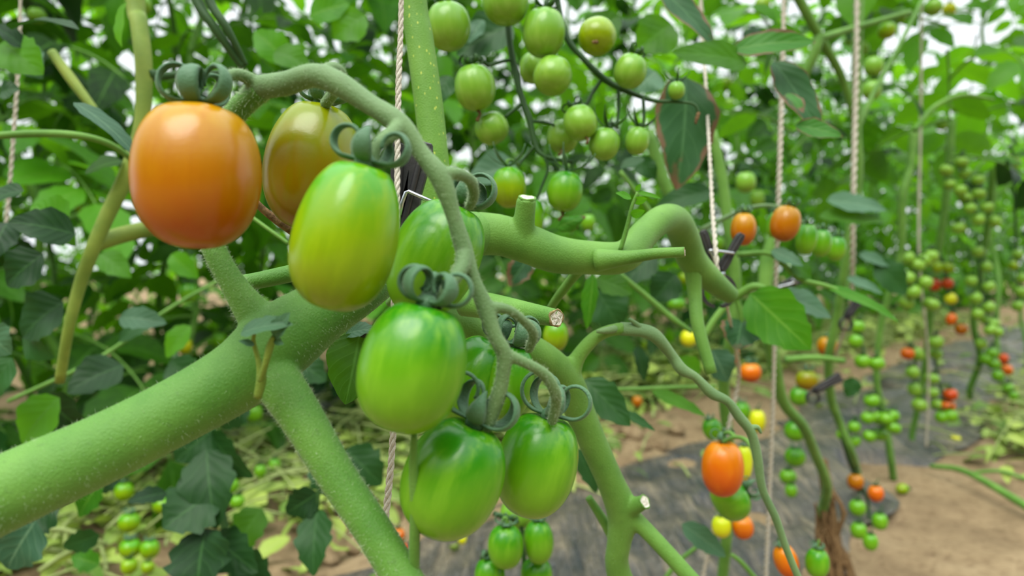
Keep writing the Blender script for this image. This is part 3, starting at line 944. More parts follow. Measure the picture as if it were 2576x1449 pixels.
row(7.0, 1.0, 10.5, .7, 'far', 'distant tomato plant seen through the leaves, far back in the greenhouse', 'distant tomato plants')
row(1.70, -.3, 1.6, .27, 'low', 'bushy tomato plant low on the left, between the second row and the soil path', 'bushy plants low on the left')

# ------------------------------------------------------------------ neighbouring plants placed where the photograph shows them
def ground_pt(px, py):
    d0 = P(px, py, 1.0) - C0
    k = -CAM_H / d0[2]
    q = C0 + d0 * k
    q[2] = soil_h(q[0], q[1])
    return q

def stalk(parent, name, rows, mt, n=26, seg=10, ridge=0.0, tone=0):
    if rows[0][1] < 0: rows = upward(rows, -700 if name == 'stem' else -260); n += 10
    mb = MB(); q = add_px(mb, rows, n, seg, ridge)
    o = mb.build(name, M[mt], parent)
    return o, q

def leaf(parent, b, t, W, d0, d1, mt='leaf', **kw):
    mb = MB(); px_leaf(mb, b, t, W, d0, d1, **kw)
    return mb.build('leaf', M[mt], parent)

# --- upright spotted stem just behind the twine
up = empty('tomato_plant', (0, 0, 0), 'tomato plant with an upright yellow-spotted stem right behind the twine', 'plant')
stalk(up, 'stem', [(1036, -60, 66, .31), (1055, 100, 70, .308), (1076, 250, 72, .305), (1092, 400, 72, .302), (1100, 520, 76, .302), (1092, 640, 78, .305), (1075, 800, 70, .32)], 'upright', 40, 20, .02)
mb = MB(); C5 = add_px(mb, [(985, 735, 70, .275), (1075, 785, 84, .28), (1180, 825, 92, .285), (1280, 860, 90, .29), (1370, 905, 84, .30), (1425, 960, 84, .31), (1452, 1020, 78, .315), (1490, 1110, 72, .32), (1535, 1210, 70, .325), (1566, 1290, 80, .33), (1558, 1360, 62, .332), (1552, 1420, 60, .335), (1575, 1500, 72, .34)], 60, 24)
tube(mb, *pxline([(1425, 970, 70, .31), (1450, 905, 42, .308), (1490, 855, 36, .306), (1530, 833, 32, .305), (1570, 826, 34, .304)], 20), 12)
tube(mb, *pxline([(1560, 1285, 70, .33), (1590, 1275, 48, .325), (1622, 1262, 36, .32)], 12), 12)
tube(mb, *pxline([(1560, 1290, 70, .33), (1600, 1310, 46, .328), (1660, 1370, 42, .324), (1760, 1480, 42, .318)], 20), 14)
fuse(mb.build('lower_stem', M['bgstem'], up), 0.0009, 8)
hairs('stem_hairs', [C5], 1500, .0003, .0008, up, 21, .000022)
o, q = stalk(up, 'cut_petiole', [(1170, 762, 70, .27), (1240, 772, 66, .262), (1320, 786, 56, .255), (1400, 800, 44, .240)], 'stem', 20, 18, .02)
cut_end(*q, o, True, 1.02)
cut_end(*pxline([(1560, 1285, 70, .33), (1590, 1275, 48, .325), (1622, 1262, 36, .32)], 12), up, False)
stalk(up, 'picked_truss', [(1560, 828, 34, .305), (1615, 832, 34, .305), (1650, 848, 34, .306), (1690, 895, 26, .31), (1715, 930, 30, .31), (1750, 950, 22, .312), (1790, 990, 28, .314), (1830, 1010, 22, .316), (1860, 1050, 26, .318), (1890, 1090, 24, .32), (1905, 1150, 24, .322), (1918, 1230, 20, .324), (1950, 1300, 20, .326), (1978, 1380, 18, .328), (2015, 1470, 18, .33)], 'truss', 70, 12, .06)
stalk(up, 'pedicel_stub', [(1618, 832, 20, .305), (1600, 815, 14, .303), (1583, 802, 8, .302)], 'truss', 10, 8)
stalk(up, 'pedicel_stub', [(1885, 1078, 20, .32), (1905, 1075, 12, .32), (1915, 1090, 6, .32)], 'truss', 10, 8)
stalk(up, 'pedicel_stub', [(1560, 826, 24, .305), (1520, 832, 16, .3), (1500, 834, 8, .3)], 'truss', 10, 8)
stalk(up, 'petiole', [(1042, 1090, 16, .168), (1040, 1170, 22, .17), (1044, 1280, 26, .172), (1042, 1400, 28, .176), (1040, 1500, 28, .18)], 'bgstem', 24, 10)
leaf(up, (905, 838), (868, 1018), 150, .262, .25, 'leaf', roll=-18, droop=.5, fold=.25, seed=41, tone=.25, lobe=.1)
leaf(up, (868, 842), (945, 828), 60, .262, .258, 'leafgrey', roll=50, droop=.4, seed=42, tone=.5)
stalk(up, 'petiole', [(872, 780, 30, .27), (868, 820, 28, .265), (858, 866, 22, .262), (880, 850, 10, .262)], 'bgstem', 12, 10)
stalk(up, 'shoot', [(1560, 632, 12, .292), (1578, 570, 12, .29), (1590, 520, 10, .288), (1604, 484, 8, .287)], 'bgstem', 16, 8)
for (b, t, W_, r_, s_) in (((1588, 500), (1548, 486), 24, 35, 1), ((1592, 505), (1628, 500), 24, -30, 2), ((1604, 484), (1662, 500), 14, 20, 3), ((1585, 540), (1622, 530), 26, -25, 4), ((1600, 480), (1612, 462), 14, 0, 5)):
    leaf(up, b, t, W_, .288, .287, 'leafbright', roll=r_, droop=.4, seed=s_, tone=.6, lobe=.05, nu=10, nv=6)
stalk(up, 'dry_twig', [(640, 505, 18, .24), (665, 530, 20, .243), (700, 556, 24, .246), (735, 580, 26, .25)], 'bgstem', 10, 8)[0].data.materials[0] = M['brown']

# --- the plant on the left edge
lf = empty('tomato_plant', (0, 0, 0), 'tomato plant with a tall yellowish stem behind the big orange tomato, at the left', 'plant')
stalk(lf, 'stem', [(338, -40, 44, .46), (350, 60, 42, .455), (362, 180, 40, .45), (355, 320, 36, .448), (318, 440, 38, .445), (268, 545, 36, .442), (232, 630, 34, .44), (200, 720, 30, .44), (172, 830, 26, .44), (150, 960, 24, .45)], 'yellowstem', 44, 14, .05)
stalk(lf, 'petiole', [(370, 188, 34, .45), (420, 190, 20, .46), (500, 182, 14, .47), (600, 185, 12, .48)], 'darkstem')
stalk(lf, 'petiole', [(-20, 342, 18, .40), (90, 336, 20, .40), (190, 340, 18, .40), (270, 360, 16, .41), (340, 405, 16, .43)], 'bgstem')
stalk(lf, 'petiole', [(240, 612, 44, .445), (310, 590, 42, .46), (420, 565, 40, .48)], 'yellowstem')
stalk(lf, 'petiole', [(488, -20, 26, .40), (540, 70, 22, .40), (612, 172, 18, .41)], 'darkstem')
stalk(lf, 'petiole', [(520, -20, 22, .40), (570, 70, 20, .40), (618, 165, 14, .41)], 'darkstem')
stalk(lf, 'petiole', [(636, 548, 9, .34), (680, 580, 9, .34), (725, 612, 9, .34)], 'bgstem')
stalk(lf, 'petiole', [(130, 130, 22, .5), (180, 200, 26, .5), (240, 280, 20, .5)], 'yellowstem')
stalk(lf, 'petiole', [(20, 1010, 10, .6), (250, 900, 10, .62), (420, 780, 9, .65), (560, 700, 8, .68)], 'bgstem')
LF = [((185, 258), (350, 408), 62, .36, .36, 'leafgrey', 58, 3), ((30, 75), (200, 80), 90, .42, .40, 'leafdark', 62, 4), ((0, 110), (110, 190), 120, .44, .44, 'leaf', 20, 5), ((0, 235), (50, 225), 60, .42, .42, 'leafdark', 20, 6),
      ((60, 130), (110, 200), 90, .46, .45, 'leafgrey', 10, 7), ((320, 5), (310, 120), 70, .43, .43, 'leaf', 40, 8), ((170, 560), (80, 520), 110, .44, .44, 'leafbright', 25, 9), ((310, 405), (215, 440), 70, .44, .43, 'leaf', 40, 10),
      ((60, 480), (-40, 520), 80, .42, .42, 'leafdark', 40, 11), ((190, 590), (20, 560), 110, .42, .4, 'leafdark', 30, 12), ((110, 640), (20, 720), 120, .44, .44, 'leafdark', 10, 13), ((60, 120), (-30, 60), 60, .44, .43, 'leafdark', 50, 14),
      ((160, 760), (60, 850), 150, .46, .46, 'leafdark', 20, 15), ((60, 830), (140, 900), 90, .47, .46, 'leafdark', -20, 16), ((-30, 830), (30, 890), 110, .4, .4, 'leafgrey', 0, 17), ((300, 800), (420, 815), 70, .5, .5, 'leafgrey', 30, 18),
      ((310, 920), (170, 990), 120, .52, .5, 'leafdark', 25, 19), ((150, 1000), (60, 1120), 130, .48, .48, 'leaf', 15, 20), ((120, 1000), (240, 1090), 150, .5, .5, 'leafdark', -20, 21), ((30, 900), (-20, 1010), 100, .46, .46, 'leafdark', 10, 22),
      ((140, 560), (190, 620), 50, .46, .46, 'leaf', 20, 23), ((395, 800), (300, 860), 70, .55, .55, 'leafdark', 30, 24), ((430, 905), (520, 990), 100, .56, .56, 'leafdark', 10, 25), ((20, 560), (-20, 660), 120, .45, .44, 'leafdark', 0, 26),
      ((430, 640), (500, 700), 60, .6, .6, 'leafbright', 10, 27), ((250, 640), (330, 700), 70, .6, .6, 'leaf', 30, 28), ((480, 820), (420, 900), 70, .6, .6, 'leaf', 20, 29), ((720, 150), (640, 80), 90, .6, .6, 'leafbright', 10, 30)]
for (b, t, W_, d0, d1, mt, ro, sd_) in LF:
    leaf(lf, b, t, W_, d0, d1, mt, roll=ro, droop=.6, fold=.2, seed=sd_ * 13, tone=random.random(), nu=14, nv=8)

# --- dark compound leaves hanging at the lower left
ll = empty('tomato_plant', (0, 0, 0), 'tomato plant of dark hanging leaves below the thick stem, lower left', 'plant')
stalk(ll, 'stem', [(430, 860, 20, .62), (470, 1000, 20, .6), (520, 1150, 20, .6), (560, 1300, 22, .6), (590, 1480, 24, .6)], 'darkstem', 20, 8)
stalk(ll, 'petiole', [(530, 1110, 12, .52), (500, 1250, 12, .5), (510, 1400, 10, .5)], 'darkstem', 14, 8)
stalk(ll, 'petiole', [(800, 1090, 10, .5), (800, 1250, 10, .5), (780, 1400, 10, .5)], 'darkstem', 14, 8)
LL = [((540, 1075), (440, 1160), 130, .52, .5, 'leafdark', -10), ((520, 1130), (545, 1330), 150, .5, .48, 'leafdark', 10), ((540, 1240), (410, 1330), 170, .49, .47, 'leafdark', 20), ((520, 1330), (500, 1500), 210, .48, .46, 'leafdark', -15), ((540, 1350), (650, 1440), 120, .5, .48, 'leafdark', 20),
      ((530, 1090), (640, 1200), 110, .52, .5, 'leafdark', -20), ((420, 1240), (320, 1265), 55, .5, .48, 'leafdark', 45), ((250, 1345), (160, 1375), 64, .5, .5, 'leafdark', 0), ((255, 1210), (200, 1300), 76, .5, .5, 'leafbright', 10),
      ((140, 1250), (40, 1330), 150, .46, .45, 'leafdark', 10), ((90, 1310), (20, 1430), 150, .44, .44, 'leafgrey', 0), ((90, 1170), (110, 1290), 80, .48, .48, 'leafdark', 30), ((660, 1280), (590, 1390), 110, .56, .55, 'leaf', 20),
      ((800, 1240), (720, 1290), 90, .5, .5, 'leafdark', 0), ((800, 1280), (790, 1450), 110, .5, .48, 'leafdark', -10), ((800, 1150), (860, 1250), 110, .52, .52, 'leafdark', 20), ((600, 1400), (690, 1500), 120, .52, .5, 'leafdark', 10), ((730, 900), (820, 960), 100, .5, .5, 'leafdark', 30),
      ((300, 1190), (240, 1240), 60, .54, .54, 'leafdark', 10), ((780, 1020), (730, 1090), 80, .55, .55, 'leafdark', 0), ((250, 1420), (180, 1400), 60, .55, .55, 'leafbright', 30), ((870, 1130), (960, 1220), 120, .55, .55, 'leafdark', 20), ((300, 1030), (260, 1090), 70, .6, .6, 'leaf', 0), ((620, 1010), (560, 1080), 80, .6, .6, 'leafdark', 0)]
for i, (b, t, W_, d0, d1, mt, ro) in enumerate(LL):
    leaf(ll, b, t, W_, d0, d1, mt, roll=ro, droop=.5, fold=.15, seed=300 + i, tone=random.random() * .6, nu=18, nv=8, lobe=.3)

# --- plant with the green round fruit, upper middle
rp = empty('tomato_plant', (0, 0, 0), 'tomato plant carrying the spread truss of round green fruit at the top middle', 'plant')
stalk(rp, 'truss_stalk', [(1274, -30, 16, .42), (1278, 65, 15, .42), (1290, 155, 16, .418), (1312, 245, 16, .416), (1332, 300, 16, .414), (1346, 360, 13, .412), (1368, 392, 11, .41), (1440, 408, 9, .41)], 'darkstem', 40, 10)
stalk(rp, 'truss_stalk', [(1400, -20, 14, .42), (1425, 92, 16, .42), (1470, 150, 15, .42), (1515, 195, 18, .418), (1560, 222, 15, .416), (1640, 252, 11, .414), (1700, 256, 8, .412), (1745, 262, 7, .41), (1758, 285, 7, .41)], 'darkstem', 40, 10)
for r in ([(1290, 150, 10, .418), (1262, 155, 9, .416), (1228, 165, 8, .414)], [(1318, 255, 10, .416), (1295, 275, 9, .414), (1270, 295, 8, .412)], [(1348, 365, 9, .412), (1325, 390, 8, .412), (1305, 415, 7, .41)], [(1368, 392, 9, .41), (1378, 425, 8, .41), (1362, 470, 7, .41), (1345, 520, 6, .41)],
          [(1515, 198, 10, .418), (1490, 235, 9, .416), (1474, 265, 8, .414)], [(1555, 222, 9, .416), (1556, 270, 8, .414), (1552, 320, 7, .412)], [(1340, 305, 9, .414), (1370, 308, 8, .414), (1395, 315, 7, .414)], [(1618, 248, 9, .414), (1620, 300, 8, .412), (1612, 335, 7, .41)], [(1410, 400, 9, .41), (1425, 420, 7, .41), (1420, 440, 7, .41)]):
    stalk(rp, 'pedicel', r, 'darkstem', 10, 7)
tb = MB(); tube(tb, *pxline([(1758, 283, 9, .41), (1752, 300, 9, .41), (1750, 312, 5, .41)], 6), 6); tb.build('withered_flower', M['brown'], rp)
stalk(rp, 'stem', [(1630, 330, 30, .6), (1680, 480, 30, .6), (1730, 560, 28, .6), (1760, 640, 26, .6)], 'bgstem', 20, 10)
stalk(rp, 'petiole', [(1560, 430, 12, .5), (1620, 510, 12, .5), (1655, 560, 14, .5)], 'bgstem', 14, 8)
RP = [((1725, 195), (1700, 478), 168, .50, .49, 'leafscorch', -8, 3, .5), ((1655, -30), (1795, 118), 84, .48, .47, 'leafscorch', 20, 4, .4), ((1880, 160), (1690, 135), 90, .47, .46, 'leaf', 20, 5, .4), ((1845, 125), (2052, 108), 78, .47, .46, 'leafgreenscorch', 18, 6, .5),
      ((1945, 155), (2060, 340), 100, .48, .47, 'leafscorch', 10, 7, .4), ((2000, 315), (2120, 345), 56, .46, .45, 'leafgreenscorch', 15, 8, .4), ((1980, 235), (2020, 285), 46, .46, .45, 'leafgreenscorch', 20, 9, .4), ((1650, 180), (1600, 230), 110, .56, .56, 'leafgrey', 20, 10, .4),
      ((1290, 60), (1150, 140), 130, .50, .50, 'leafdark', 15, 11, .4), ((1215, 50), (1180, 110), 60, .49, .49, 'leafgrey', 30, 12, .3), ((1130, 190), (1100, 270), 70, .5, .5, 'leafdark', 20, 13, .4), ((1300, 420), (1180, 450), 110, .55, .55, 'leafgrey', 25, 14, .4), ((1600, 400), (1650, 450), 60, .52, .52, 'leafdark', 10, 15, .4),
      ((1790, 480), (1650, 520), 70, .56, .56, 'leafdark', 25, 16, .3), ((1620, 400), (1560, 425), 50, .5, .5, 'leafdark', 50, 17, .3), ((1480, 100), (1560, 40), 110, .6, .6, 'leaf', 15, 18, .3), ((1690, 60), (1600, 130), 120, .6, .6, 'leaf', 5, 19, .3), ((1740, 330), (1760, 430), 60, .55, .55, 'leafdark', 0, 20, .2), ((920, 40), (840, 100), 110, .6, .6, 'leaf', 10, 21, .4), ((780, 40), (880, 10), 90, .6, .6, 'leafbright', 10, 22, .4), ((690, 130), (780, 170), 80, .55, .55, 'leaf', 20, 23, .4)]
for (b, t, W_, d0, d1, mt, ro, sd_, dr) in RP:
    leaf(rp, b, t, W_, d0, d1, mt, roll=ro, droop=dr, fold=.2, seed=sd_ * 31, tone=.3 + .5 * random.random(), nu=20, nv=10, lobe=.12, wave=.12)
leaf(rp, (1400, 575), (1475, 545), 70, .40, .39, 'leafgreenscorch', roll=10, droop=.9, fold=.2, seed=77, tone=.6, wave=.3, curl=1.6, nu=24)
leaf(rp, (1492, 690), (1476, 828), 70, .42, .42, 'leafbright', roll=-10, droop=.3, seed=78, tone=.3, curl=1.5, nu=20)
leaf(rp, (1500, 700), (1590, 740), 80, .46, .46, 'leaf', roll=30, droop=.3, seed=79, tone=.4)
leaf(rp, (1330, 650), (1280, 720), 70, .5, .5, 'leafscorch', roll=10, droop=.5, seed=80, tone=.2)

K = 'green tomato of the top-middle truss, '
tomato(1128, 68, 110, 124, -5, .40, 'pale', 'round green tomato touching the upright spotted stem at the top edge', stalk=(1150, -20, .41), calyx='curl')
tomato(1272, 8, 116, 112, 0, .40, 'pale', K + 'cut off by the top edge', stalk=(1276, -70, .42), ridge=.01)
tomato(1368, 84, 106, 126, 4, .40, 'pale', K + 'large oval one beside the cut-off fruit', stalk=(1400, -10, .42))
tomato(1502, 92, 96, 100, 15, .40, 'lime', K + 'yellow-flushed, with a brown flower scar', lean=55, tip=True, calyx='none')
tomato(1585, 180, 82, 88, 20, .40, 'pale', K + 'rightmost of the full-sized ones', stalk=(1560, 222, .416), calyx='curl')
tomato(1702, 228, 42, 46, 0, .41, 'pale', 'tiny round green tomato with spread sepals at the tip of the top-middle truss', stalk=(1690, 256, .412), calyx='open')
tomato(1195, 222, 102, 118, -8, .40, 'pale', K + 'oval one with a dry brown tip', stalk=(1228, 165, .414), tip=True)
tomato(1238, 324, 84, 82, -30, .41, 'pale', K + 'small round one below the oval with the brown tip', stalk=(1270, 295, .412), calyx='none')
tomato(1390, 192, 98, 98, 15, .395, 'pale', K + 'glossy round one right of the main dark stalk', stalk=(1420, 110, .42), calyx='none', lean=30)
tomato(1342, 172, 70, 80, 0, .44, 'pale', K + 'mostly hidden behind the glossy round one', calyx='none')
tomato(1460, 310, 86, 90, -18, .395, 'pale', K + 'in front of its overlapping partner, brown flower tip', stalk=(1474, 265, .414), lean=20, tip=True)
tomato(1416, 344, 80, 86, 8, .42, 'pale', K + 'behind its overlapping partner, brown flower tip', lean=25, tip=True, calyx='none')
tomato(1520, 363, 76, 84, 12, .40, 'pale', K + 'egg-shaped one right of the overlapping pair', stalk=(1552, 320, .412), calyx='open')
tomato(1603, 355, 60, 72, 10, .405, 'pale', K + 'small egg with long spread sepals, lower right', stalk=(1612, 330, .41), calyx='open')
tomato(1281, 472, 86, 108, -4, .40, 'lime', 'striped yellow-green tomato right above the stub with the pale cut top', stalk=(1305, 415, .41), calyx='open', p=.86)
tomato(1421, 482, 90, 106, 8, .40, 'green', 'striped green tomato hanging right of the stub with the pale cut top', stalk=(1420, 440, .41), calyx='open', p=.86, tip=True)
tomato(1346, 545, 44, 90, -2, .40, 'green', 'slim green tomato behind the stub with the pale cut top', stalk=(1345, 490, .41), calyx='none')
tomato(1398, 846, 64, 78, 3, .42, 'lime', 'yellow-green tomato directly below the dry cut petiole end', stalk=(1392, 775, .42), calyx='curl')

# --- plant on the right with clip, big leaf
br = empty('tomato_plant', (0, 0, 0), 'tomato plant with a broad bright leaf right of the open black clip', 'plant')
stalk(br, 'stem', [(1790, 330, 26, .62), (1815, 440, 28, .62), (1830, 560, 28, .62), (1850, 700, 30, .62), (1840, 850, 34, .62), (1820, 960, 30, .64), (1835, 1150, 28, .66), (1830, 1320, 28, .68), (1815, 1480, 28, .7)], 'bgstem', 40, 10)
stalk(br, 'stem', [(1960, 560, 34, .7), (1930, 660, 36, .7), (1925, 780, 34, .7), (1945, 900, 34, .72), (1970, 1010, 28, .74), (2020, 1072, 26, .76), (2051, 1144, 25, .8), (2080, 1222, 24, .84), (2066, 1300, 24, .9), (2062, 1400, 24, .92)], 'bgstem', 44, 10)
stalk(br, 'petiole', [(1825, 730, 20, .48), (1850, 745, 22, .48), (1900, 720, 20, .47), (1945, 745, 14, .47), (1990, 800, 8, .465)], 'bgstem')
stalk(br, 'petiole', [(1850, 742, 20, .48), (1800, 800, 18, .48), (1770, 850, 18, .48)], 'bgstem')
stalk(br, 'petiole', [(1852, 745, 16, .48), (1864, 790, 14, .48), (1868, 830, 10, .48)], 'bgstem')
stalk(br, 'petiole', [(1855, 640, 14, .5), (1940, 640, 12, .5), (2010, 700, 14, .5), (2080, 720, 12, .5), (2160, 750, 10, .5), (2250, 800, 8, .5)], 'bgstem')
stalk(br, 'petiole', [(1350, 975, 8, .6), (1550, 980, 12, .6), (1700, 975, 12, .6), (1800, 972, 10, .6)], 'bgstem')
stalk(br, 'petiole', [(1740, 835, 10, .5), (1690, 800, 16, .5), (1620, 740, 14, .5), (1560, 690, 12, .5)], 'bgstem')
stalk(br, 'petiole', [(1975, 905, 18, .8), (2050, 900, 16, .8), (2125, 908, 14, .8)], 'bgstem')
stalk(br, 'petiole', [(1480, 1250, 18, .34), (1530, 1330, 26, .34), (1560, 1400, 24, .34)], 'bgstem')
stalk(br, 'petiole', [(1840, 1395, 10, .55), (1870, 1420, 12, .55), (1920, 1480, 12, .55)], 'bgstem')
stalk(br, 'petiole', [(1660, 1480, 14, .6), (1700, 1420, 12, .6), (1760, 1370, 10, .6)], 'bgstem')
stalk(br, 'truss_stalk', [(1760, 580, 12, .55), (1830, 545, 12, .55), (1900, 520, 10, .55), (1960, 522, 10, .56), (2010, 555, 8, .56), (2080, 580, 7, .56)], 'truss')
stalk(br, 'truss_stalk', [(1905, 1150, 14, .42), (1880, 1110, 12, .43), (1850, 1100, 10, .44), (1820, 1112, 10, .45)], 'bgstem')
BR = [((1888, 738), (2040, 880), 150, .47, .45, 'leafbright', -14, .5), ((1866, 805), (1850, 880), 110, .48, .47, 'leafscorch', 10, .5), ((1955, 740), (2090, 800), 90, .52, .52, 'leafgrey', 40, .4), ((2080, 722), (2260, 812), 50, .5, .49, 'leafbright', 45, .4), ((1940, 630), (2020, 670), 44, .5, .49, 'leafgrey', 20, .3), ((1990, 660), (2040, 700), 60, .5, .5, 'leaf', 20, .4),
      ((1470, 955), (1585, 1072), 96, .42, .41, 'leafdark', 10, .3), ((1560, 1035), (1648, 1085), 30, .42, .42, 'leafdark', 40, .4), ((1640, 985), (1775, 1048), 46, .5, .5, 'leaf', 45, .3), ((1715, 1318), (1825, 1400), 62, .5, .5, 'leafgrey', 20, .4), ((1790, 880), (1830, 960), 90, .55, .55, 'leafgrey', 10, .3), ((1600, 870), (1620, 960), 50, .6, .6, 'leafdark', 30, .4), ((1450, 1130), (1500, 1240), 60, .45, .45, 'leafdark', 30, .4),
      ((1500, 730), (1560, 830), 120, .55, .55, 'leafdark', 10, .4), ((1400, 890), (1440, 950), 80, .5, .5, 'leafdark', 10, .4), ((1700, 690), (1640, 760), 90, .56, .56, 'leafdark', 10, .4), ((2080, 505), (2230, 530), 70, .75, .75, 'leafgrey', 35, .3), ((2060, 545), (2230, 560), 60, .75, .75, 'leaf', 40, .3), ((2160, 640), (2240, 670), 40, .8, .8, 'leafgrey', 30, .3), ((2200, 660), (2280, 740), 90, .8, .8, 'leafdark', 10, .3),
      ((2130, 700), (2220, 740), 40, .7, .7, 'leafgrey', 40, .3), ((1760, 940), (1700, 900), 60, .6, .6, 'leaf', 10, .4), ((1650, 640), (1560, 720), 90, .6, .6, 'leafdark', 30, .3), ((2150, 950), (2130, 1000), 50, .9, .9, 'leafdark', 10, .3)]
for i, (b, t, W_, d0, d1, mt, ro, dr) in enumerate(BR):
    leaf(br, b, t, W_, d0, d1, mt, roll=ro, droop=dr, fold=.18, seed=600 + i, tone=.3 + .5 * random.random(), nu=18, nv=8, lobe=.2)

# --- strings
twine([(1972, -30, 15, .58), (1966, 250, 15, .58), (1958, 520, 14, .58), (1952, 700, 12, .6), (1945, 1000, 12, .62), (1935, 1250, 12, .64), (1925, 1480, 12, .66)], 'long pale twine right of the browned leaves, running the full height', 60, 2, .012)
twine([(1762, -30, 11, .55), (1775, 200, 10, .52), (1783, 345, 10, .47), (1792, 520, 12, .42), (1800, 620, 13, .392), (1806, 690, 12, .388), (1822, 740, 10, .40), (1845, 850, 10, .5), (1858, 950, 12, .55), (1830, 1090, 12, .56), (1812, 1250, 12, .58), (1770, 1440, 12, .6), (1762, 1490, 12, .6)], 'twine passing through the open black clip', 60, 2, .012)
twine([(2156, -30, 15, .8), (2152, 250, 15, .8), (2146, 520, 15, .8), (2140, 760, 12, .85), (2100, 900, 8, .95)], 'twine beside the forked stem in the upper right', 40, 2, .02)
twine([(2318, -30, 8, 1.3), (2316, 300, 8, 1.3), (2312, 640, 8, 1.3), (2335, 900, 7, 1.35), (2330, 1125, 7, 1.4)], 'thin twine among the far right fruit clusters', 40, 2, .02)
twine([(52, -30, 11, .5), (44, 200, 11, .5), (25, 460, 11, .5), (10, 620, 10, .5)], 'twine at the left edge', 30, 2, .012)

# ------------------------------------------------------------------ stems of the near right row, standing on the film
def right_plant(rows, base_px, label, cls='bgstem', extra=()):
    g0 = ground_pt(*base_px)
    root = empty('tomato_plant', (0, 0, 0), label, 'plant')
    dg = (g0 - C0) @ FV
    rows = rows + [(base_px[0], base_px[1], rows[-1][2], dg)]
    rows = upward(rows, -700)
    mb = MB(); add_px(mb, rows, 60, 10, .05); mb.build('stem', M[cls], root)
    for r in extra:
        stalk(root, 'petiole', r, 'bgstem')
    return root
def crown(root, s, t, i, rot, sc=1.0):
    """the plant's own leafy top"""
    _, b = variant('high', i)
    o = bpy.data.objects.new('foliage', b); COL.objects.link(o); o.parent = root
    o.location = row_pt(s, t); o.rotation_euler = (0, 0, rot); o.scale = (sc,) * 3
r1 = right_plant([(2160, -60, 26, .86), (2156, 160, 26, .86), (2154, 330, 26, .87), (2158, 450, 24, .88), (2130, 640, 22, .9), (2105, 800, 22, .93), (2085, 900, 22, .95), (2090, 1000, 22, .98), (2110, 1060, 20, 1.0), (2150, 1160, 18, 1.03)], (2164, 1235), 'tomato plant with a forked stem and bare lower half, right of centre',
    extra=[[(2158, 330, 20, .87), (2120, 200, 20, .85), (2060, 90, 24, .82), (2000, -20, 26, .8)], [(2066, 96, 20, .82), (2150, 70, 16, .84), (2290, 30, 12, .86)], [(2158, 320, 16, .87), (2200, 230, 12, .88), (2260, 120, 10, .9), (2320, 0, 10, .92)], [(2060, 90, 30, .82), (2050, 130, 26, .82), (2020, 200, 22, .83)], [(2300, 330, 14, 1.0), (2350, 270, 12, 1.0), (2420, 240, 10, 1.0), (2500, 250, 8, 1.0)]])
crown(r1, .5, 1.30, 0, 1.0)
r2 = right_plant([(2300, 330, 20, 1.2), (2290, 420, 18, 1.2), (2270, 500, 20, 1.2), (2265, 640, 18, 1.22), (2220, 800, 16, 1.25), (2205, 950, 16, 1.27), (2225, 1050, 17, 1.29), (2240, 1150, 18, 1.3)], (2248, 1206), 'slim tomato plant rising from soil beside the fallen green fruit')
crown(r2, .42, 1.60, 1, 2.1)
r3 = right_plant([(2395, 300, 18, 1.45), (2380, 500, 18, 1.45), (2350, 700, 17, 1.47), (2330, 900, 17, 1.5), (2310, 1020, 15, 1.52), (2295, 1090, 15, 1.53)], (2294, 1129), 'tomato plant with two long columns of green fruit in the far right row')
crown(r3, .47, 1.9, 2, .4)
r4 = right_plant([(2500, 400, 18, 1.8), (2480, 600, 17, 1.85), (2450, 800, 17, 1.9), (2465, 900, 16, 1.93), (2440, 980, 16, 1.96)], (2444, 1018), 'tomato plant at the right with the thick-set fruit cluster halfway up')

# small tomatoes --------------------------------------------------------------
def small(x, y, W_, H_, kind, label, d=None, tilt=0, lod=2, group=None):
    d = d or min(2.4, 0.029 * F / W_)
    if y > 700: d = min(d, 0.86 * CAM_H * F / (y + H_ - 650))
    return tomato(x, y, W_, H_, tilt, d, kind, label, lod, calyx='curl', group=group)

tomato(1818, 1180, 104, 144, 2, .46, 'deep', 'largest ripe orange tomato on the right, at the end of the picked truss', 1, stalk=(1850, 1100, .45))
tomato(1836, 1255, 112, 92, 62, .49, 'green', 'green tomato lying slanted right under the largest ripe orange one', 1)
tomato(1872, 1165, 40, 90, 0, .52, 'yellow', 'yellow tomato half hidden behind the largest ripe orange one', 1)
tomato(1815, 1325, 48, 56, 0, .58, 'yellow', 'yellow-green tomato below the slanted green one', 1)
tomato(1869, 1327, 52, 60, -10, .58, 'deep', 'orange tomato below and right of the slanted green one', 1)
tomato(1792, 1080, 48, 56, -15, .60, 'green', 'green tomato above the largest ripe orange one', 1)
tomato(1978, 1412, 58, 86, -18, .50, 'deep', 'orange tomato with a thin petiole across it at the bottom edge', 1, stalk=(1960, 1340, .5))
tomato(2056, 1417, 58, 76, 3, .50, 'green', 'green tomato beside the brown stump at the bottom edge', 1, stalk=(2060, 1360, .5))
tomato(1870, 577, 62, 86, 4, .47, 'orange', 'orange tomato behind the open black clip', 1, stalk=(1850, 535, .55))
tomato(1975, 563, 72, 94, 14, .50, 'orange', 'orange tomato beside the row of three green ones', 1, stalk=(1968, 522, .56))
tomato(1946, 566, 36, 66, 8, .54, 'green', 'sliver of green tomato behind the orange one by the row of three', 1)
for i, (x, y, lb) in enumerate(((2028, 602, 'left of three green tomatoes in a row beside the orange one'), (2066, 612, 'middle of three green tomatoes in a row beside the orange one'), (2103, 626, 'right of three green tomatoes in a row beside the orange one'))):
    tomato(x, y, 52 - 3 * i, 80 - 8 * i, 8, .52 + .02 * i, 'green', lb, 1, stalk=(x + 4, 560 + 8 * i, .56))
tomato(1272, 1376, 90, 112, 2, .44, 'green', 'green tomato left of the pair under the lowest large fruit', 1, stalk=(1265, 1310, .44))
tomato(1355, 1364, 76, 112, -2, .45, 'green', 'green tomato right of the pair under the lowest large fruit', 1, stalk=(1340, 1300, .45))
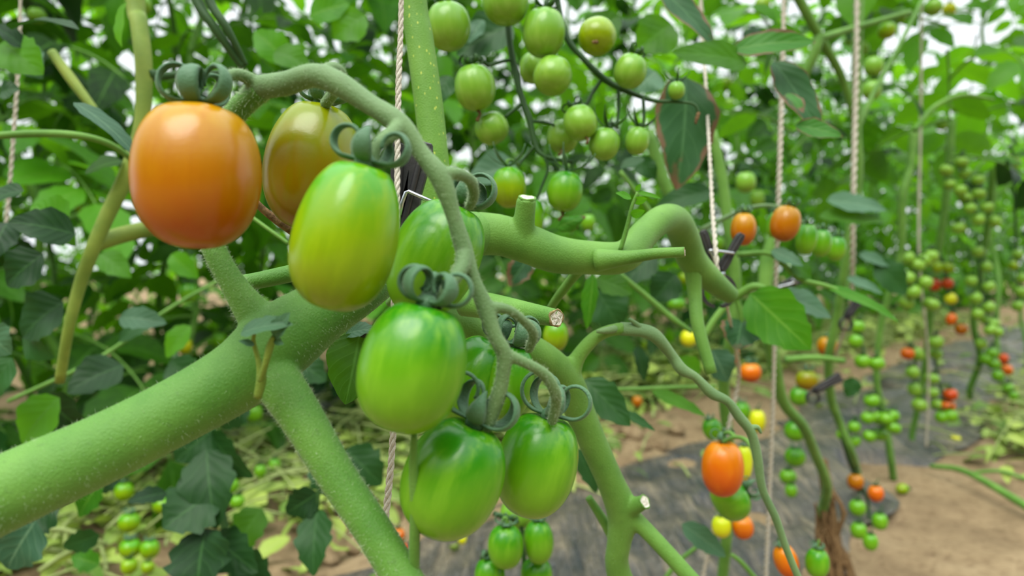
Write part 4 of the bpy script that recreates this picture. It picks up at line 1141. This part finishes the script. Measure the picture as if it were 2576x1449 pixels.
tomato(1306, 1290, 96, 80, -14, .48, 'pale', 'pale green tomato showing only its end below the two lowest large fruits', 1)
tomato(1232, 1452, 78, 100, 0, .45, 'green', 'green tomato at the bottom edge below the left of the pair', 1)
tomato(1350, 1448, 80, 90, 0, .46, 'green', 'green tomato at the bottom edge below the right of the pair', 1)
tomato(1480, 560, 36, 44, 0, .8, 'green', 'small green tomato behind the bent stem', 2, calyx='none')
trs = empty('tomato_plant', (0, 0, 0), 'tomato plant of the low green cluster under the foreground truss', 'plant')
stalk(trs, 'truss_stalk', [(1240, 1290, 12, .46), (1265, 1300, 14, .46), (1310, 1320, 12, .47), (1318, 1420, 12, .47), (1310, 1500, 12, .47)], 'darkstem')
for (a_, b_, l_) in (((1250, 1330), (1225, 1400), .012), ):
    stalk(trs, 'pedicel', [(1250, 1370, 8, .45), (1228, 1390, 10, .45), (1212, 1400, 8, .45), (1214, 1420, 6, .45)], 'darkstem')

S = [
 (1000, 1348, 38, 40, 'deep', 'orange tomato low down beside the lower branch'), (1012, 1382, 30, 34, 'red', 'reddish tomato just under the orange one beside the lower branch'), (1163, 1357, 22, 26, 'yellow', 'tiny yellow tomato on the soil under the lowest large fruit'),
 (475, 670, 46, 58, 'lime', 'yellow-green tomato below the big orange one'), (475, 737, 46, 50, 'green', 'green tomato below the yellow-green one under the big orange tomato'),
 (232, 937, 38, 40, 'deep', 'left of two small orange tomatoes above the thick stem'), (264, 935, 34, 40, 'orange', 'right of two small orange tomatoes above the thick stem'),
 (463, 870, 38, 42, 'yellow', 'yellow tomato behind the thick stem near the orange pair'), (552, 856, 36, 40, 'green', 'green tomato right of the yellow one behind the thick stem'),
 (312, 1237, 46, 48, 'lime', 'topmost yellow-green tomato of the cluster under the thick stem'), (412, 1270, 52, 44, 'lime', 'yellow-green tomato right of the cluster under the thick stem'), (325, 1315, 52, 50, 'lime', 'middle yellow-green tomato of the cluster under the thick stem'), (328, 1380, 52, 48, 'lime', 'lower left yellow-green tomato of the cluster under the thick stem'), (377, 1382, 46, 48, 'lime', 'lower right yellow-green tomato of the cluster under the thick stem'), (325, 1425, 40, 40, 'lime', 'lowest yellow-green tomato of the cluster under the thick stem'), (372, 1428, 32, 32, 'lime', 'small yellow-green tomato at the bottom right of the cluster under the thick stem'),
 (325, 1185, 34, 30, 'lime', 'yellow-green tomato just touching the underside of the thick stem'),
 (580, 1222, 42, 40, 'green', 'green tomato between the dark hanging leaves and the lower branch'), (597, 1262, 36, 34, 'green', 'green tomato under the one between the dark leaves and the lower branch'), (640, 1040, 40, 46, 'green', 'green tomato in shade under the fork of the thick stem'), (655, 1185, 30, 34, 'green', 'dark green tomato left of the lower branch'), (690, 1170, 30, 34, 'green', 'dark green tomato close to the lower branch'),
 (75, 165, 46, 52, 'pale', 'round green tomato at the upper left beside the twine'), (10, 155, 34, 44, 'pale', 'green tomato cut by the left edge'), (92, 40, 44, 40, 'pale', 'pale tomato in the leaves at the upper left'), (350, 12, 60, 50, 'pale', 'green tomato at the top edge beside the tall yellowish stem'), (205, 530, 34, 36, 'lime', 'yellow-green tomato left of the tall yellowish stem'),
 (1732, 852, 40, 44, 'yellow', 'bright yellow tomato left of the broad bright leaf'), (1603, 1010, 26, 30, 'orange', 'small orange tomato above the soil mounds'), (1560, 797, 26, 30, 'yellow', 'small yellow tomato above the arched truss'), (1626, 868, 24, 28, 'lime', 'small yellow-green tomato under the arched truss'),
 (1702, 765, 46, 34, 'green', 'green tomato in shade below the cut petiole on the right'), (1840, 893, 36, 60, 'deep', 'upper orange tomato behind the small scorched leaf'), (1888, 938, 52, 50, 'deep', 'lower orange tomato behind the small scorched leaf'), (1872, 944, 24, 40, 'lime', 'green tomato beside the lower orange one behind the scorched leaf'),
 (2082, 872, 50, 52, 'orange', 'amber tomato at the tip of the broad bright leaf'), (2030, 957, 54, 52, 'olive', 'olive tomato below the amber one'), (2010, 998, 46, 48, 'green', 'green tomato touching the olive one'), (2000, 1085, 52, 52, 'green', 'upper green tomato on the right plant, below the olive one'), (2000, 1150, 50, 48, 'green', 'middle green tomato on the right plant, below the olive one'), (1982, 1200, 42, 38, 'green', 'lower green tomato on the right plant, below the olive one'),
 (1905, 1060, 40, 60, 'yellow', 'yellow tomato behind the picked truss'), (1865, 1035, 44, 50, 'green', 'green tomato behind the picked truss'), (1990, 1235, 30, 36, 'green', 'green tomato behind the bare stem on the right'),
 (2152, 1212, 40, 42, 'orange', 'left of the pair of orange tomatoes hanging above the film'), (2203, 1242, 38, 42, 'deep', 'right of the pair of orange tomatoes hanging above the film'), (2157, 1278, 40, 42, 'green', 'topmost green tomato below the orange pair over the film'), (2213, 1312, 38, 44, 'green', 'right green tomato below the orange pair over the film'), (2160, 1335, 40, 42, 'green', 'left green tomato below the orange pair over the film'), (2190, 1364, 36, 44, 'green', 'lowest green tomato below the orange pair over the film'),
 (1917, 15, 40, 44, 'lime', 'yellow-green tomato at the top edge by the long twine'), (2231, 77, 44, 42, 'lime', 'yellow-green tomato under the thin stalk in the upper right'), (2388, 24, 32, 32, 'yellow', 'yellowish tomato at the top right edge'), (2347, 19, 44, 40, 'pale', 'green tomato left of the yellowish one at the top right edge'), (2137, 101, 28, 30, 'pale', 'topmost small green tomato left of the thin stalk in the upper right'), (2169, 121, 32, 34, 'pale', 'second small green tomato left of the thin stalk in the upper right'), (2198, 167, 46, 52, 'pale', 'upper of two oval green tomatoes beside the forked stem'), (2193, 227, 46, 50, 'pale', 'lower of two oval green tomatoes beside the forked stem'), (2180, 90, 30, 32, 'pale', 'small green tomato half behind the thin stalk in the upper right'), (2262, 40, 38, 40, 'green', 'dark green tomato on the thin stalk in the upper right'),
 (1876, 459, 50, 54, 'pale', 'pale green tomato behind the stem above the open clip'), (1905, 500, 36, 44, 'pale', 'lower pale green tomato behind the stem above the open clip'), (1828, 212, 32, 34, 'lime', 'yellow-green tomato right of the big scorched leaf'), (1835, 262, 26, 30, 'pale', 'green tomato below the yellow-green one right of the scorched leaf'),
 (2408, 270, 28, 28, 'pale', 'upper lone green tomato left of the right-edge leaf'), (2369, 313, 30, 30, 'pale', 'lower lone green tomato left of the right-edge leaf'), (1742, 605, 50, 56, 'pale', 'pale tomato behind the left handle of the open clip'), (1806, 612, 34, 36, 'green', 'green tomato between the handles of the open clip'), (1722, 700, 30, 30, 'lime', 'yellow-green tomato behind the bent stem on the right'), (2385, 365, 30, 26, 'pale', 'topmost green tomato of the long cluster on the far right'),
 (2525, 904, 22, 30, 'red', 'upper of two red tomatoes at the right edge'), (2533, 931, 26, 28, 'deep', 'lower orange-red tomato of the pair at the right edge'), (2401, 1107, 26, 16, 'yellow', ''), (2275, 1128, 14, 14, 'yellow', ''), (2269, 1230, 26, 18, 'lime', ''),
]
FALLEN = {2401: 'yellow tomato fallen on the mulch film at the right', 2275: 'tiny yellow tomato fallen by the foot of the two-column plant', 2269: 'pale green tomato fallen by the foot of the slim plant'}
for (x, y, W_, H_, k_, lb) in S:
    if x in FALLEN:
        q = ground_pt(x, y + 6)
        d = (q - C0) @ FV
        o = tomato(x, y, W_ * 1.0, W_ * 1.2, 80, d, k_, FALLEN[x], 2)
        continue
    small(x, y, W_, H_, k_, lb, lod=1 if W_ > 42 else 2)

ORD = ['topmost', 'second from the top', 'third from the top', 'fourth from the top', 'fifth from the top', 'sixth from the top', 'seventh from the top', 'eighth from the top', 'ninth from the top', 'tenth from the top', 'eleventh from the top', 'twelfth from the top', 'thirteenth from the top', 'fourteenth from the top', 'fifteenth from the top', 'sixteenth from the top']
def cluster(root, pts, kind, where, d, W_=32, H_=28, group=None):
    pts = sorted(pts, key=lambda p: p[1])
    x = [p[0] for p in pts]; y = [p[1] for p in pts]
    rows = [(x[0] + 6, y[0] - 30, 7, d + .03)]
    for i in range(0, len(pts), 2):
        k = [(pts[j][0]) for j in range(max(0, i - 1), min(len(pts), i + 3))]
        rows.append((sum(k) / len(k), y[i] - 6, 7, d + .035))
    if len(rows) < 3: rows.append((x[-1], y[-1] - 10, 5, d + .03))
    stalk(root, 'truss_stalk', rows, 'darkstem', 24, 6)
    for i, p in enumerate(pts):
        kd = p[2] if len(p) > 2 else kind
        cn = {'pale': 'pale green', 'green': 'green', 'lime': 'yellow-green', 'deep': 'orange', 'red': 'red', 'yellow': 'yellow', 'orange': 'amber'}[kd]
        small(p[0], p[1], W_ * random.uniform(.9, 1.12), H_ * random.uniform(.95, 1.15), kd, f'{cn} tomato, {ORD[i]} {where}', d + random.uniform(-.02, .02), random.uniform(-30, 30), 2, group)
cluster(r3, [(2380, 429), (2426, 436), (2419, 408), (2460, 453), (2390, 464), (2416, 479), (2461, 488), (2428, 498), (2440, 524), (2482, 522), (2460, 553), (2412, 573), (2502, 557)], 'pale', 'in the long loose cluster at the far right', 1.30, 31, 26, 'long loose far right cluster')
cluster(r4, [(2459, 633), (2481, 671), (2443, 707), (2487, 721), (2455, 750), (2486, 773), (2459, 790), (2483, 806), (2497, 815), (2509, 835), (2491, 830), (2469, 864)], 'pale', 'in the dense cluster near the right edge', 1.36, 30, 27, 'dense right edge cluster')
cluster(r2, [(2328, 655), (2342, 645), (2307, 668), (2283, 650), (2285, 700), (2328, 711), (2297, 735), (2280, 762), (2342, 766)], 'pale', 'in the cluster left of the small red pair', 1.25, 36, 31, 'cluster left of the red pair')
cluster(r3, [(2360, 672), (2385, 674), (2351, 717, 'red'), (2384, 713, 'red'), (2392, 752, 'yellow'), (2393, 803, 'deep'), (2418, 828, 'orange')], 'lime', 'in the mixed cluster with the small red pair', 1.40, 28, 28, 'mixed cluster with the red pair')
cluster(r3, [(2307, 891), (2296, 937), (2300, 980), (2313, 1019), (2283, 890, 'deep')], 'pale', 'in the left column of the two-column plant', 1.38, 35, 32, 'left fruit column')
cluster(r3, [(2355, 861), (2354, 890), (2344, 953), (2344, 988), (2360, 1019), (2391, 993, 'red'), (2383, 1022, 'deep'), (2390, 1046, 'green'), (2368, 1050, 'green')], 'pale', 'in the right column of the two-column plant', 1.42, 34, 30, 'right fruit column')
cluster(r2, [(2193, 1009), (2182, 1052), (2208, 1052), (2228, 1054), (2244, 1046), (2186, 1098), (2213, 1094), (2246, 1076)], 'green', 'in the cluster in front of the slim plant', 1.22, 36, 30, 'cluster in front of the slim plant')
cluster(r1, [(2149, 1075), (2118, 1094), (2151, 1110)], 'green', 'in the small group of three on the forked plant', 1.2, 28, 28, 'group of three on the forked plant')
cluster(r1, [(2157, 823), (2153, 859), (2170, 910), (2205, 915)], 'green', 'under the curled black clip tail, behind the broad leaf', 1.0, 38, 34, 'fruit behind the broad leaf')
cluster(r4, [(2494, 889), (2499, 916), (2509, 945), (2480, 905)], 'green', 'beside the red pair at the right edge', 1.9, 28, 26, 'green fruit beside the right edge pair')
cluster(r4, [(2536, 976), (2550, 995)], 'green', 'of the two low ones over the cut greens', 2.0, 24, 22, 'two low green fruit')
cluster(r4, [(2530, 400, 'lime'), (2552, 410, 'lime'), (2560, 640), (2548, 668, 'lime'), (2570, 700), (2568, 735), (2560, 770)], 'pale', 'along the right edge of the picture', 1.7, 26, 26, 'fruit along the right edge')
stalk(r1, 'truss_stalk', [(2118, 1100, 10, 1.02), (2140, 1170, 10, 1.06), (2180, 1250, 8, 1.1), (2186, 1300, 7, 1.1), (2190, 1340, 6, 1.1)], 'darkstem')

# more clips along the right
k3 = clip('black plant clip lying slanted behind the curved petiole', (1955, 728), .62, 58, 70, .03, .009, arm=.007)
k4 = clip('black plant clip on the stem above the amber tomato', (2128, 800), .78, 28, 40, .026, .006, False, arm=.008)
k5 = clip('black plant clip on the stem by the olive tomato', (2045, 985), .78, 56, 66, .036, .006, False, arm=.008)

# cut greens on the ground ------------------------------------------------------
def litter(name, spots, count, seed, label, big=1.0, zmax=.05):
    rnd = random.Random(seed); mb = MB()
    for _ in range(count):
        s, t = spots(rnd)
        q = row_pt(s, t); q[2] = soil_h(q[0], q[1]) + rnd.uniform(.008, zmax)
        a = rnd.random() * 6.28
        d = np.array((math.cos(a), math.sin(a), rnd.uniform(-.15, .35)))
        if rnd.random() < .75:
            leaflet(mb, q, d, (rnd.uniform(-.6, .6), rnd.uniform(-.6, .6), 1), rnd.uniform(.025, .07) * big, rnd.uniform(.012, .04) * big, rnd.uniform(.2, 1.6), .2, .25, rnd.randrange(9999), rnd.random(), 6, 4)
        else:
            L = rnd.uniform(.05, .2)
            tube(mb, catmull([q, q + d * L * .5 + np.array((0, 0, .01)), q + d * L], 7), rnd.uniform(.0012, .003), 5, tone=rnd.random())
    o = mb.build(name, M['litter'])
    o['kind'] = 'stuff'
    tag(o, label, 'cut greens')
litter('cut_greens', lambda r: (r.gauss(.22, .09), 1.5 + abs(r.gauss(0, .9)) + r.random() * .9), 1500, 5, 'heap of cut tomato leaves and stalks on the path at the right edge')
litter('leaf_litter', lambda r: (r.gauss(1.5, .28), r.uniform(-.4, 5.5)), 6000, 6, 'yellowing cut leaves strewn over the soil path in the middle')
litter('cut_shoots', lambda r: (r.gauss(1.27, .12), r.uniform(.9, 4.5)), 4500, 12, 'bright cut shoots heaped below the second row', 1.3, .11)
litter('leaf_scraps', lambda r: (r.gauss(1.12, .14), r.uniform(-.4, 1.2)), 900, 8, 'scraps of cut leaf on the soil at the lower left')

g0 = ground_pt(2340, 1205); g1 = ground_pt(2600, 1300)
cut = empty('cut_branch', g0, 'long cut green branch lying on the soil at the lower right', 'branch')
mb = MB(); a_ = g0 + np.array((0, 0, .02)); b_ = g1 + np.array((0, 0, .02))
tube(mb, catmull([a_, (a_ * .6 + b_ * .4) + np.array((.01, .02, .012)), b_], 20) - g0, np.linspace(.004, .0075, 20), 8); mb.build('stem', M['bgstem'], cut)
mb = MB(); c_ = ground_pt(2450, 1215) + np.array((0, 0, .02)); e_ = ground_pt(2590, 1240) + np.array((0, 0, .03))
tube(mb, catmull([c_, (c_ + e_) / 2 + np.array((0, 0, .01)), e_], 12) - g0, .0035, 7); mb.build('side_stem', M['bgstem'], cut)
s0 = ground_pt(2110, 1470)
stump = MB()
rs = random.Random(3)
for k in range(26):
    o_ = np.array((rs.gauss(0, .008), rs.gauss(0, .008), 0)); hgt = rs.uniform(.05, .19)
    w_ = [np.array((-.022 * u + rs.gauss(0, .003), rs.gauss(0, .003), hgt * u - .01)) + o_ * (1 - .5 * u) for u in (0, .2, .4, .6, .8, 1)]
    tube(stump, catmull(w_, 16), np.linspace(rs.uniform(.003, .007), .0012, 16) * np.array([rs.uniform(.7, 1.3) for _ in range(16)]), 7, 0, True, .2)
o = stump.build('stump', M['brown'], None, loc=None); o.location = s0
tag(o, 'dry brown frayed plant stump at the bottom right', 'stump')

# soil clods on the mounds
for i, (x, y, R) in enumerate(((1590, 1120, .03), (1655, 1130, .024), (1500, 1190, .022), (1565, 1090, .02), (1620, 1150, .016), (1700, 1105, .02), (1475, 1245, .016), (1540, 1150, .014), (1380, 1300, .012), (900, 1390, .018), (830, 1420, .014))):
    q = ground_pt(x, y)
    bm_ = MB(); v = []; f = []
    for a in range(13):
        for b in range(16):
            fi = PI * a / 12; th = 2 * PI * b / 16
            p = np.array((math.sin(fi) * math.cos(th), math.sin(fi) * math.sin(th), .7 * math.cos(fi)))
            k = 1 + .35 * noise.noise(tuple(p * 1.4 + i * 3)) + .18 * noise.noise(tuple(p * 4 + i))
            v.append(p * R * k)
    for a in range(12):
        for b in range(16):
            c = (b + 1) % 16
            f.append((a * 16 + b, a * 16 + 16 + b, a * 16 + 16 + c, a * 16 + c))
    o = bm_.add(v, f).build('soil_clod', M['soil']); o.location = q + np.array((0, 0, R * .3)); o.rotation_euler = (0, 0, i)
    tag(o, 'lump of sandy soil on the ridge between the film strips', 'soil clod', 'soil clods on the ridge')

# stand each plant's origin at its own foot
for r in [o for o in SC.objects if o.type == 'EMPTY' and o.parent is None and o.name.startswith('tomato_plant') and o.location.length == 0]:
    vs = []
    for c in r.children:
        k = np.empty(len(c.data.vertices) * 3); c.data.vertices.foreach_get('co', k)
        vs.append(k.reshape(-1, 3) + np.array(c.location))
    v = np.vstack(vs); low = v[v[:, 2] <= v[:, 2].min() + .01].mean(0)
    r.location = low
    for c in r.children:
        c.location = c.location - Vector(low)
